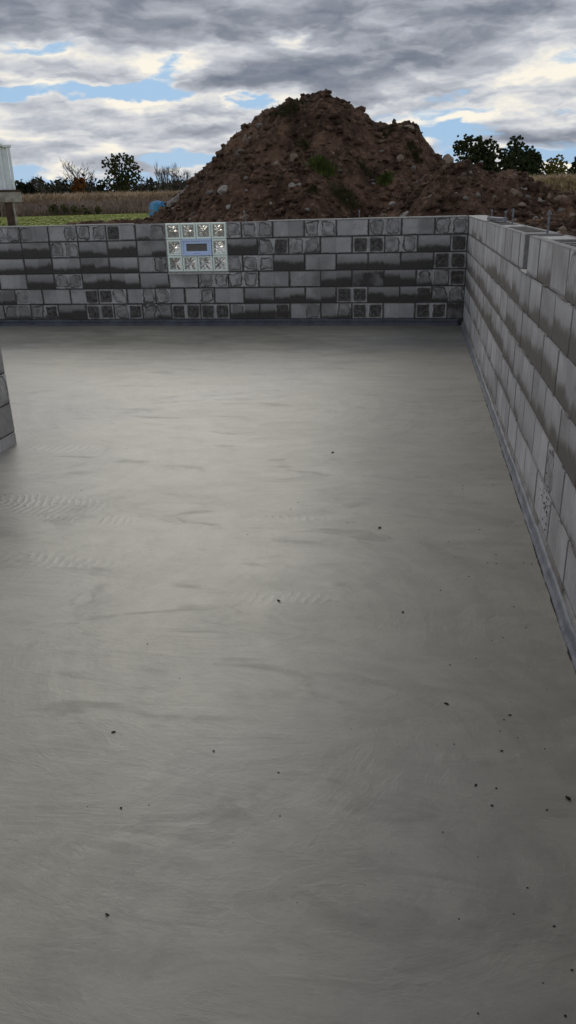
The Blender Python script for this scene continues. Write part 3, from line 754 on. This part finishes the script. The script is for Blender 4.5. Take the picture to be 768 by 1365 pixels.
def hit(px, py):
    d = ray(px, py); d = np.array(d) / math.hypot(d.x, d.y); c = np.array(CAM)
    ts = np.arange(9.5, 24, .03); P_ = c[None] + d[None] * ts[:, None]; hh = mound_h(P_[:, 0], P_[:, 1]); ok = P_[:, 2] < hh
    ok &= (P_[:, 1] > .3) | (P_[:, 0] > .3)
    i = int(np.argmax(ok)) if ok.any() else len(ts) - 1
    return Vector(P_[i]), ts[i]
def boulder(px, py, wpx, hpx, m, lab, seed, tilt=0.0, name='boulder', D=None):
    P_, t_ = hit(px, py)
    sc = t_ / CF * .94; rr = np.random.default_rng(seed)
    bm = bmesh.new(); bmesh.ops.create_icosphere(bm, subdivisions=3, radius=1)
    pl = rr.normal(0, 1, (13, 3)); pl /= np.linalg.norm(pl, axis=1)[:, None]; off = rr.uniform(.48, .88, 13)
    for v_ in bm.verts:
        c = np.array(v_.co); 
        for k in range(13):
            e_ = c @ pl[k] - off[k]
            if e_ > 0: c = c - pl[k] * e_ * .92
        c *= 1 + .05 * math.sin(c[0] * 7 + seed) * math.cos(c[1] * 6 + c[2] * 5)
        v_.co = Vector((c[0] * wpx / 2 * sc * 1.12, c[1] * wpx / 2 * sc * .8, c[2] * hpx / 2 * sc * 1.12))
    me = bm_mesh(name, bm, m, False); o = obj(name, me, None, P_ + Vector((0, .02, 0))); o.rotation_euler = (rr.uniform(-.15, .15), tilt, YAW); thing(o, lab, 'rock', 'rocks on the dirt heap'); return o
BR = [(320.5, 206, 18, 13, M_ST_GREY, 'flat brown rock high on the left slope, below the upright one'), (326.5, 187, 11, 15, M_ST_TAN, 'upright brownish rock highest on the left slope of the heap'),
      (299, 256, 18, 15, M_ST_PALE, 'pale angular rock low on the left slope, beside a duller one'), (282, 257, 13, 9, M_ST_GREY, 'dull brown rock just left of the pale angular rock'),
      (306, 276, 9, 9, M_ST_PALE, 'small pale rock below the pale angular rock, just over the window'), (259, 275, 7, 4, M_ST_PALE, 'tiny pale chip right of the leaning slab'),
      (231.5, 278, 6, 4, M_ST_PALE, 'tiny pale stone under the lower end of the leaning slab'), (393.5, 248, 17, 10, M_ST_PALE, 'rounded tan rock left of the green tuft, in the middle of the heap'),
      (361, 272, 7, 6, M_ST_PALE, 'small white stone low in the middle of the heap'), (369, 219, 12, 10, M_ST_TAN, 'brown rock half sunk in the middle of the left slope'),
      (392, 214, 14, 18, M_ST_TAN, 'smooth brown bulge of rock near the heap centre'), (442.5, 271, 8, 7, M_ST_TAN, 'small tan stone under the dry grass clump'),
      (523, 272, 12, 7, M_ST_PALE, 'flat pale rock low on the heap, right of centre'), (541.5, 287, 17, 10, M_ST_PALE, 'pale pointed rock peeping over the far wall top'),
      (511, 287, 9, 7, M_ST_TAN, 'brown rock at the wall top left of the pale pointed rock'), (533, 213, 12, 12, M_ST_TAN, 'brown rock under the right shoulder of the heap'),
      (550.5, 224.5, 8, 7, M_ST_GREY, 'small grey stone right below the brown shoulder rock'), (445, 205, 6, 5, M_ST_PALE, 'small white stone above the green tuft'),
      (346, 168, 12, 8, M_ST_GREY, 'grey rock with roots on the upper left slope'), (595, 214, 20, 15, M_ST_TAN, 'pinkish rock on the skyline in the saddle of the heap'),
      (545, 170, 14, 8, M_ST_TAN, 'flat reddish rock near the top of the right shoulder'), (687.5, 259, 17, 14, M_ST_TAN, 'rounded tan rock on the low right part below the dark trees'),
      (699, 251, 11, 8, M_ST_PALE, 'pale slab of rock right of the rounded tan rock'), (686, 234, 8, 7, M_ST_GREY, 'grey rock on the skyline below the dark trees'),
      (719, 268, 11, 9, M_ST_PALE, 'pale rock sitting alone left of the tall tan rock'), (731, 264, 9, 12, M_ST_TAN, 'tall tan rock left of the biggest rock'),
      (752, 267, 26, 13, M_ST_TAN, 'biggest tan rock at the right edge of the heap'), (748, 281, 10, 8, M_ST_GREY, 'grey rock under the biggest tan rock'),
      (763.5, 289, 12, 9, M_ST_TAN, 'orange brown rock at the far right, above the near anchor bolt'), (660, 263, 8, 6, M_ST_GREY, 'grey rock on the lower right slope under the skyline dip'),
      (675.5, 274, 7, 5, M_ST_PALE, 'small pale stone over the right wall, behind the bolts'), (760, 270, 9, 8, M_ST_TAN, 'tan rock tucked behind the biggest rock'),
      (714, 298, 8, 7, M_ST_GREY, 'grey stone just outside the right wall by the bolts'), (592, 279, 7, 5, M_ST_PALE, 'little pale stone above the corner of the two walls'),
      (574, 262, 6, 5, M_ST_PALE, 'pale pebble midway between the corner and the saddle rock'), (610, 258, 7, 4, M_ST_PALE, 'thin pale stone on the slope above the wall corner'),
      (639, 233, 6, 8, M_ST_TAN, 'small upright tan stone below the skyline left of the dip'), (254.5, 293, 10, 5, M_ST_GREY, 'grey stone behind the wall over the left edge of the window'),
      (325, 291, 16, 9, M_ST_TAN, 'brown rock resting behind the wall top beside the bent wire')]
for k, (a, b_, c_, d_, m_, lab) in enumerate(BR): boulder(a, b_, c_, d_, m_, lab, 100 + k)
# leaning broken slab at the left foot
P0, t0 = hit(238, 266)
bm = bmesh.new(); sc = t0 / CF; vs = []
outl = [(-13, -8.5), (-12.5, -5), (3, 5), (11, 11), (13.5, 10.5), (12.5, 7), (2, -3), (-9, -9)]
fr_ = [bm.verts.new((a * sc * 1.05, -.06, b_ * sc * 1.05)) for a, b_ in outl]; bk_ = [bm.verts.new((a * sc * 1.05, .06, b_ * sc * 1.05 + .02)) for a, b_ in outl]
bm.faces.new(fr_); bm.faces.new(bk_[::-1])
for k in range(8): bm.faces.new((fr_[k], fr_[(k + 1) % 8], bk_[(k + 1) % 8], bk_[k]))
bmesh.ops.bevel(bm, geom=list(bm.edges), offset=.012, segments=1, affect='EDGES')
o = obj('broken_slab', bm_mesh('broken_slab', bm, M_ST_PALE), None, P0 + Vector((0, -.10, .02)), YAW); thing(o, 'long pale broken concrete slab leaning on the left foot of the dirt heap', 'slab')

# ------------------------------------------------------------------ grass tufts on the mound
def tuft(px, py, wpx, hpx, n, m, lab, seed):
    P_, t_ = hit(px, py); sc = t_ / CF; r2 = np.random.default_rng(seed); vs = []; fs = []
    for _ in range(n):
        ox, oy = r2.normal(0, wpx * sc * .26), r2.normal(0, wpx * sc * .18); b0 = np.array([P_.x + ox, P_.y + oy, 0]); b0[2] = mound_h(np.array([b0[0]]), np.array([b0[1]]))[0] - .01
        if abs(b0[2] - P_.z) > hpx * sc: continue
        h = hpx * sc * r2.uniform(.12, .42); a = r2.uniform(0, 6.28); w_ = r2.uniform(.006, .014); lean = r2.normal(0, .5 * h, 2)
        u = np.array([math.cos(a), math.sin(a), 0]) * w_; mid = b0 + np.array([lean[0] * .4, lean[1] * .4 - .02, h * .65]); tip = b0 + np.array([lean[0], lean[1] - .05, h])
        i = len(vs); vs += [b0 - u, b0 + u, mid + u * .7, mid - u * .7, tip - u * .1, tip + u * .1]; fs += [(i, i + 1, i + 2, i + 3), (i + 3, i + 2, i + 5, i + 4)]
    if not fs: return
    o = obj('grass_tuft', mesh_np('grass_tuft', np.array(vs) - np.array(P_), fs, m), None, P_); thing(o, lab, 'grass tuft', 'grass tufts on the dirt heap')
for k, q in enumerate([(430, 226, 30, 20, 2200, M_TUFT, 'bright green grass tuft in the middle of the dirt heap'), (513, 240, 18, 18, 600, M_TUFT, 'dull green tuft on the heap right of the bright one'), (485, 229, 20, 12, 300, M_TUFT2, 'olive grass tuft between the two greener tufts'),
        (458, 262, 34, 18, 900, M_TUFT2, 'dry pale grass clump below the bright green tuft'), (417, 254, 16, 12, 300, M_TUFT2, 'dry grass wisp right of the rounded tan rock'), (404, 195, 16, 14, 300, M_TUFT2, 'faint dry turf patch above the heap centre'),
        (383, 146, 44, 11, 1500, M_TUFT2, 'mossy turf sod on the left shoulder just below the peak'), (515, 177, 26, 9, 600, M_TUFT2, 'turf sod hanging below the right shoulder of the heap'), (553, 205, 22, 12, 900, M_TUFT2, 'sparse dry turf on the right shoulder slope')]): tuft(q[0], q[1], q[2] * .8, q[3], *q[4:], 50 + k)

# ------------------------------------------------------------------ corn field, weeds, woods
def gnd(px, D):
    d = ray(px, 270); d = Vector((d.x, d.y, 0)).normalized(); return Vector((CAM.x, CAM.y, 0)) + d * D
def blades(name, m, gen, n, seed):
    r2 = np.random.default_rng(seed); base, h, w_, lean = gen(r2, n); n = len(base); a = r2.uniform(0, np.pi, n)
    u = np.stack([np.cos(a), np.sin(a), 0 * a], 1) * w_[:, None]; tip = base + np.stack([lean[:, 0], lean[:, 1], h], 1); mid = base + np.stack([lean[:, 0] * .3, lean[:, 1] * .3, h * .6], 1)
    v = np.stack([base - u * .5, base + u * .5, mid + u, mid - u, tip + u * .25, tip - u * .25], 1).reshape(-1, 3)
    i = (np.arange(n) * 6)[:, None]; f = np.concatenate([i + np.array([[0, 1, 2, 3]]), i + np.array([[3, 2, 4, 5]])])
    return mesh_np(name, v, f, m)
def polar(r2, n, pa, pb, D0, D1, pw=1.0):
    th0 = math.atan2(*(ray(pa, 270).xy)); th1 = math.atan2(*(ray(pb, 270).xy)); th = r2.uniform(th0, th1, n); D = D0 + (D1 - D0) * r2.random(n) ** pw
    return np.stack([CAM.x + np.sin(th) * D, CAM.y + np.cos(th) * D, np.full(n, GZ)], 1), D
def corn(pa, pb, D0, D1, hm, rowdir=0):
    def gen(r2, n):
        b_, D = polar(r2, n // 5, pa, pb, D0, D1, 1.6); b_ = np.repeat(b_, 5, 0); n = len(b_); k = np.tile(np.arange(5), n // 5)
        h = np.where(k == 0, hm, hm * r2.uniform(.15, .35, n)) * r2.uniform(.86, 1.12, n)
        z0 = np.where(k == 0, 0, r2.uniform(.15, .8, n) * hm); b_[:, 2] += z0
        b_[:, 2] += .5 * 0; w_ = np.where(k == 0, .03, .045); ln = r2.normal(0, 1, (n, 2)) * np.where(k == 0, .05, .35)[:, None]
        return b_, h, w_, ln
    return gen
o = obj('corn_field', blades('corn_field', M_CORN, corn(-60, 330, 92, 150, 2.15), 60000, 1)); thing(o, 'dried pale brown corn field beyond the grass on the left', 'corn', kind='stuff')
o = obj('corn_field', blades('corn_field', M_CORN, corn(640, 900, 62, 110, 1.9), 45000, 2)); thing(o, 'dried pale corn standing at the right beyond the dirt heap', 'corn', kind='stuff')
def weeds(pa, pb, D0, D1, hm):
    def gen(r2, n):
        b_, D = polar(r2, n, pa, pb, D0, D1); cl = .6 + .8 * np.clip(.5 + fbm(b_[:, 0] * .3, b_[:, 1] * .3, 2), 0, 1)
        return b_, hm * cl * r2.uniform(.3, 1, n), np.full(n, .035), r2.normal(0, .2, (n, 2))
    return gen
o = obj('dead_weeds', blades('dead_weeds', M_WEED, weeds(-60, 330, 84, 92, 1.25), 16000, 3)); thing(o, 'strip of grey brown dead weeds along the near edge of the corn', 'weeds', kind='stuff')
o = obj('lawn_grass', blades('lawn_grass', leafmat('lawn', (.19, .23, .045), (.30, .33, .08), .2), weeds(-60, 330, 26, 88, .05), 30000, 4)); thing(o, 'mown green grass between the far wall and the weeds on the left', 'grass', kind='stuff')
def leaves(centers, rad, per, size, seed, squash=.8):
    r2 = np.random.default_rng(seed); c = np.repeat(np.asarray(centers), per, 0); rr_ = np.repeat(np.asarray(rad), per); n = len(c)
    d = r2.normal(0, 1, (n, 3)); d /= np.linalg.norm(d, axis=1)[:, None]; d *= (r2.random(n) ** .4 * rr_)[:, None]; d[:, 2] *= squash; p = c + d
    a = r2.normal(0, 1, (n, 3)); a /= np.linalg.norm(a, axis=1)[:, None]; b_ = np.cross(a, r2.normal(0, 1, (n, 3))); b_ /= np.linalg.norm(b_, axis=1)[:, None]
    s = size * r2.uniform(.5, 1.3, n)[:, None]; v = np.stack([p - a * s, p + b_ * s * .7, p + a * s, p - b_ * s * .7], 1).reshape(-1, 3)
    return v, np.arange(n * 4).reshape(-1, 4)
def far_wood(pa, pb, D, h0, h1, n, seed, lab, m=M_HEDGE):
    r2 = np.random.default_rng(seed); b_, DD = polar(r2, n, pa, pb, D * .93, D * 1.12)
    th = np.arctan2(b_[:, 0], b_[:, 1]); hh = h0 + (h1 - h0) * np.clip(.5 + 1.1 * fbm(th * 45 + seed, DD * .01, 3), 0, 1); cs, rs = [], []
    for k in range(3): c = b_.copy(); c[:, 2] += hh * (.25 + .28 * k); cs.append(c); rs.append(hh * .26)
    v, f = leaves(np.concatenate(cs), np.concatenate(rs), 14, D * .0022, seed, 1.0); o = obj('distant_woods', mesh_np('distant_woods', v, f, m)); thing(o, lab, 'woods', kind='stuff')
far_wood(-80, 340, 330, 7.5, 12.5, 520, 2, 'low brown and green line of far woods behind the left corn field')
far_wood(600, 980, 300, 3, 7, 330, 5, 'low dark line of far woods behind the right corn field', M_BUSH)
def tree(name, lab, cat, px, ybase, D, blobs, leafm, nclump, per, leafsz, seed, trunk_r, bare=None, group='trees beyond the fields', clr=.16):
    """blobs: (px, py, rx, ry) ellipses of the crown in photo pixels, turned into metres at distance D"""
    sc = D / CF; base = gnd(px, D); base.z = GZ; root = thing(empty(name, base), lab, cat, group); r2 = np.random.default_rng(seed)
    right = Vector((math.cos(YAW), math.sin(YAW), 0))
    def W(x, y): q = at_d(x, y, D); return q - base
    cs, rs = [], []; area = sum(b_[2] * b_[3] for b_ in blobs)
    for (bx, by, rx, ry) in blobs:
        c = W(bx, by); n = max(3, int(nclump * rx * ry / area))
        for _ in range(n):
            d = r2.normal(0, 1, 3); d /= np.linalg.norm(d); d *= r2.random() ** .45
            p_ = c + right * (d[0] * rx * sc) + Vector((-right.y, right.x, 0)) * (d[1] * rx * sc) + Vector((0, 0, d[2] * ry * sc)); cs.append(p_[:]); rs.append(clr * (rx * ry) ** .5 * sc * r2.uniform(.7, 1.5))
    bm = bmesh.new(); topz = max(W(b_[0], b_[1]).z for b_ in blobs) if blobs else bare
    th = topz * .55; lean = r2.normal(0, .02 * topz, 2)
    tube(bm, [(0, 0, -.3), (lean[0] * .4, lean[1] * .4, th * .45), (lean[0], lean[1], th)], [trunk_r * 1.3, trunk_r, trunk_r * .6], 8)
    st = Vector((lean[0] * .5, lean[1] * .5, th * .5))
    for i in range(0, len(cs), max(1, len(cs) // 26)):
        e_ = Vector(cs[i]); s_ = st + Vector((0, 0, th * .4 * r2.random())); md = s_.lerp(e_, .5) + Vector((0, 0, -.04 * topz))
        tube(bm, [s_, md, e_], [trunk_r * .38, trunk_r * .22, trunk_r * .08], 4, False)
    obj('trunk', bm_mesh('trunk', bm, M_BARK), root)
    v, f = leaves(cs, rs, per, leafsz, seed); obj('crown', mesh_np('crown', v, f, leafm), root); return root
tree('oak_tree', 'broad round oak with gaps in its crown standing in the left corn field', 'tree', 161, 262, 175, [(150, 219, 13, 11), (165, 214, 14, 9), (176, 229, 13, 12), (186, 239, 6, 5), (157, 236, 15, 11), (170, 242, 13, 8), (146, 244, 11, 7), (161, 250, 12, 7)], M_OAK, 620, 40, .15, 21, .42, clr=.075)
tree('oak_tree', 'wide dark oak on the skyline right of the dirt heap', 'tree', 637, 262, 150, [(622, 192, 17, 12), (612, 199, 10, 9), (645, 199, 17, 15), (634, 212, 23, 15), (655, 216, 13, 20), (640, 232, 24, 16), (652, 245, 22, 14)], M_OAK2, 1000, 44, .15, 22, .55, clr=.085)
tree('spreading_tree', 'tallest dark pointed tree right of the wide oak', 'tree', 693, 262, 150, [(689, 192, 9, 12), (685, 208, 17, 14), (702, 214, 15, 16), (711, 226, 11, 20), (690, 228, 25, 20), (676, 232, 14, 18), (700, 243, 24, 14)], M_OAK2, 1200, 46, .15, 23, .5, clr=.095)
tree('young_tree', 'yellowing green tree at the right beyond the corn', 'tree', 739, 262, 150, [(733, 220, 9, 9), (745, 217, 9, 9), (739, 230, 15, 11), (732, 238, 11, 9), (748, 238, 11, 9)], M_OLIVE, 420, 34, .14, 24, .2, clr=.09)
tree('young_tree', 'dark green tree cut by the right edge of the picture', 'tree', 768, 262, 160, [(767, 226, 9, 11), (775, 218, 10, 12), (764, 238, 11, 8), (778, 238, 14, 10)], M_OAK2, 420, 34, .15, 25, .25, clr=.10)
tree('orange_tree', 'small rusty orange tree in front of the bare tree', 'tree', 106, 262, 165, [(107, 244, 7, 6), (105, 253, 8, 7), (108, 259, 7, 4)], M_ORANGE, 50, 40, .25, 26, .15, clr=.3)
tree('dark_bush', 'dark bushy tree at far left beside the white trailer', 'tree', 36, 262, 150, [(30, 250, 5, 7), (33, 258, 8, 7), (44, 256, 6, 8), (40, 247, 5, 3)], M_BUSH, 46, 36, .27, 27, .2, clr=.3)
tree('dark_bush', 'narrow dark bush left of the round oak', 'tree', 134, 262, 175, [(135, 250, 4, 6), (134, 257, 5, 5)], M_BUSH, 26, 36, .25, 28, .15, clr=.32)
def bare_tree(px, top, D, lab, seed, spread=.42, n0=7, r0=.16, yb=262):
    base = gnd(px, D); base.z = GZ; H_ = at_d(px, top, D).z - GZ; rr = random.Random(seed); root = thing(empty('bare_tree', base), lab, 'tree', 'bare trees beyond the left field')
    bt = bmesh.new(); bb = bmesh.new()
    tube(bt, [(0, 0, -.2), (rr.gauss(0, .1), 0, H_ * .3), (rr.gauss(0, .3), 0, H_ * .55)], [r0 * 1.2, r0, r0 * .6], 6)
    def br(p_, d_, L_, r_, k):
        q_ = p_ + d_ * L_ * .5 + Vector((rr.gauss(0, .05), rr.gauss(0, .05), .02)) * L_; e_ = p_ + d_ * L_ + Vector((0, 0, .08 * L_)); tube(bb, [p_, q_, e_], [r_, r_ * .75, r_ * .45], 3, False)
        if k:
            for _ in range(3 if k > 1 else 4):
                nd = (d_ + Vector((rr.gauss(0, spread), rr.gauss(0, spread), rr.gauss(.1, .25)))).normalized(); br(p_.lerp(e_, rr.uniform(.45, 1)), nd, L_ * rr.uniform(.5, .75), r_ * .6, k - 1)
    for i in range(n0):
        a = rr.uniform(0, 6.28); z = H_ * rr.uniform(.22, .55); d_ = Vector((math.cos(a) * spread * 1.6, math.sin(a) * spread * 1.6, 1)).normalized(); br(Vector((0, 0, z)), d_, (H_ - z) * rr.uniform(.4, .62), r0 * .55, 3)
    obj('trunk', bm_mesh('trunk', bt, M_BARK), root); obj('branches', bm_mesh('branches', bb, M_BARK), root)
bare_tree(112, 212, 170, 'tall bare spreading tree behind the orange tree', 1, .5, 9, .17)
bare_tree(48, 236, 150, 'small bare tree behind the dark bush at far left', 2, .5, 6, .12)
bare_tree(215, 224, 190, 'thin bare tree, leftmost of the three right of the oak', 3, .16, 6, .13)
bare_tree(224, 224, 190, 'thin bare tree in the middle of the three right of the oak', 4, .2, 8, .16)
bare_tree(243, 222, 150, 'bare bushy tree just left of the dirt heap slope', 5, .42, 11, .14)
bare_tree(183, 236, 178, 'low bare sapling at the right side of the round oak', 6, .45, 6, .10)
bare_tree(727, 214, 155, 'bare top rising left of the yellowing tree at right', 7, .3, 6, .10)
# shrubs among the weeds
for k, (px, py, wd, lab) in enumerate([(70, 275, 14, 'green shrub in the weeds, leftmost along the corn'), (85, 275, 9, 'dark shrub in the weeds beside the leftmost one'), (98, 276, 8, 'dark weed clump in the middle of the weed strip'), (112, 277, 12, 'brown green shrub right of the middle weed clump'), (130, 277, 8, 'small dark shrub at the right end of the weed strip')]):
    tree('shrub', lab, 'shrub', px, 285, 83, [(px, py + 2, wd / 2.4, 4), (px + 2, py + 5, wd / 2.2, 3.5)], M_SHRUB, 22, 24, .09, 60 + k, .05, group='shrubs in the weed strip', clr=.4)

# ------------------------------------------------------------------ blue tarp heap
base = at_d(217, 281, 42); base.z = GZ; sc = 42 / CF
r2 = np.random.default_rng(8); n = 26; xs_ = np.linspace(-14, 15, n) * sc; ys_ = np.linspace(-.7, .7, 14)
hc = np.interp(np.linspace(-14, 15, n), [-14, -12, -7, 0, 5, 9, 15], [.62, .72, .78, .76, .62, .74, .80])
v = []; 
for j, yy in enumerate(ys_):
    for i, xx in enumerate(xs_):
        e_ = 1 - abs(yy / .7) ** 5; z = hc[i] * (1 - .1 * (yy / .7) ** 2) + .05 * math.sin(xx * 17 + yy * 5) + r2.normal(0, .012)
        if i == 0: z = .08
        elif j in (0, 13): z = (.56 if i > 3 else .10) + .04 * math.sin(i)
        v.append((xx, yy, z))
f = [(j * n + i, j * n + i + 1, (j + 1) * n + i + 1, (j + 1) * n + i) for j in range(13) for i in range(n - 1)]
tb = thing(empty('covered_pile', base), 'pile under a crumpled blue tarpaulin on the grass left of the dirt heap', 'covered pile'); tb.rotation_euler = (0, 0, YAW + .4)
obj('tarpaulin', mesh_np('tarpaulin', v, f, M_TARP, True), tb)
bm = bmesh.new(); 
for k in range(5): box(bm, -13.5 * sc + k * .24, -13.5 * sc + k * .24 + .22, -.62, .62, 0, .40 + .02 * (k % 2), .01)
obj('stacked_boards', bm_mesh('stacked_boards', bm, M_ST_GREY), tb)

# ------------------------------------------------------------------ white ribbed trailer at the left edge
D = 30.0; sc = D / CF; c0 = at_d(22, 253, D); ztop = at_d(14, 191, D).z; zb = c0.z
root = thing(empty('white_trailer', (c0.x, c0.y, GZ)), 'white ribbed trailer body on a weathered beam at the left edge', 'trailer'); root.rotation_euler = (0, 0, -math.atan2(*(ray(10, 253).xy)) - .0)
zt_, zb_ = ztop - GZ, zb - GZ
bm = bmesh.new(); box(bm, -6.0, -.12, .0, 2.3, zb_, zt_ - .06, .01); obj('body', bm_mesh('body', bm, M_WHITE), root)
x = -.02; k = 0
while x > -5.8:
    bm = bmesh.new(); box(bm, x - .09, x, -.08, -.002, zb_ + .002, zt_ - .10, .012); obj('rib', bm_mesh('rib', bm, M_WHITE), root); x -= .42 if k else .30; k += 1
bm = bmesh.new(); box(bm, -6.0, -.25, -.11, .02, zt_ - .098, zt_ - .01, .01); box(bm, -.245, .03, -.11, .02, zt_ - .13, zt_ - .05, .01); obj('top_rail', bm_mesh('top_rail', bm, M_WHITE), root)
bm = bmesh.new(); box(bm, -6.0, .10, -.12, 2.3, zb_ - .06, zb_ - .002, .0); obj('bottom_rail', bm_mesh('bottom_rail', bm, M_RUST), root)
bm = bmesh.new(); box(bm, -6.0, .14, -.10, .14, zb_ - .40, zb_ - .062, .012); box(bm, -6, .14, 2.0, 2.24, zb_ - .40, zb_ - .062, .012); obj('beam', bm_mesh('beam', bm, M_WOOD), root)
bm = bmesh.new(); box(bm, -.46, -.20, -.06, .10, .0, zb_ - .402, .008); obj('landing_leg', bm_mesh('landing_leg', bm, M_RUST), root)
bm = bmesh.new(); box(bm, -.198, -.13, -.05, .09, .0, zb_ - .402, .004); obj('leg_brace', bm_mesh('leg_brace', bm, M_WOOD), root)
for xx in (-4.6, -3.5):
    bm = bmesh.new(); tube(bm, [(xx, .02, .48), (xx, .28, .48)], [.48, .48], 24); w_ = obj('wheel', bm_mesh('wheel', bm, M_RUST), root)
    bm = bmesh.new(); tube(bm, [(xx, .0, .48), (xx, .018, .48)], [.24, .26], 20); obj('rim', bm_mesh('rim', bm, M_WHITE), w_)

# ------------------------------------------------------------------ crumbs on the slab
def chip_mesh(seed, s):
    r3 = np.random.default_rng(seed); v = IV * (1 + r3.normal(0, .25, (len(IV), 1))) * np.array([1.5, .7, .5]) * s; v[:, 2] += s * .3; return mesh_np('dirt_crumb', v, IF, M_CHIP)
for k, (px, py, s, lab) in enumerate([(151, 976, .0075, 'long dark crumb on the slab, near the left side'), (757, 1064.5, .010, 'largest dark crumb on the slab at the right edge'), (143, 1219.5, .0055, 'dark crumb lowest on the slab, at bottom left'),
        (595, 938, .008, 'curved dark chip on the slab right of centre'), (680, 953, .006, 'dark crumb right of the curved chip'), (634, 1046.5, .005, 'dark crumb on the slab below the curved chip'), (656, 1074, .005, 'flat crumb beside the largest crumb, to its left'),
        (506, 704, .011, 'dark chip on the slab in the middle distance'), (371.5, 801, .010, 'dark chip among the trowel marks near the slab centre'), (537.5, 816, .008, 'dark dot right of the trowel marks'), (669, 1001, .005, 'small crumb left of the damp and shaded right edge'),
        (285, 1001, .005, 'round dark crumb in the middle of the lower slab'), (161.5, 1077, .005, 'tiny round crumb on the left lower slab'), (444, 603, .012, 'far dark speck on the slab, halfway to the wall')]):
    q = at_z(px, py, .001); o = obj('dirt_crumb', chip_mesh(200 + k, s * .68), None, q, random.uniform(-.8, .8)); thing(o, lab, 'crumb', 'dark crumbs on the slab')
r2 = np.random.default_rng(31); vs, fs = [], []; n = 0
for _ in range(620):
    if r2.random() < .45: x = -abs(r2.normal(0, .25)) - .06; y = r2.uniform(-9.3, -.1); s = r2.uniform(.001, .0028)
    else: x = r2.uniform(-5.5, -.1); y = r2.uniform(-9.3, -.2); s = r2.uniform(.0008, .0026)
    if r2.random() < .3: s *= .6
    v = IV * (1 + r2.normal(0, .25, (12, 1))) * np.array([1.3, 1, .6]) * s + np.array([x, y, s * .3]); vs.append(v); fs.append(IF + n * 12); n += 1
o = obj('grit', mesh_np('grit', np.concatenate(vs), np.concatenate(fs), M_CHIP)); thing(o, 'fine dark grit scattered on the slab, densest along the right wall', 'grit', kind='stuff')
# dark crumbly seam where slab meets the strips
bm = bmesh.new(); rr = random.Random(9); y = -.06
while y > YN + .1:
    l = rr.uniform(.03, .14); w_ = rr.uniform(.001, .007); x0 = -.026
    bm.faces.new([bm.verts.new(q) for q in ((x0, y, .0015), (x0 - w_, y - l * .4, .0015), (x0 - w_ * .6, y - l, .0015), (x0 + .004, y - l, .0015))]); y -= l * .8
o = obj('seam_dirt', bm_mesh('seam_dirt', bm, M_CHIP)); thing(o, 'thin dark dirt line where the slab meets the right wall strip', 'dirt', kind='stuff')
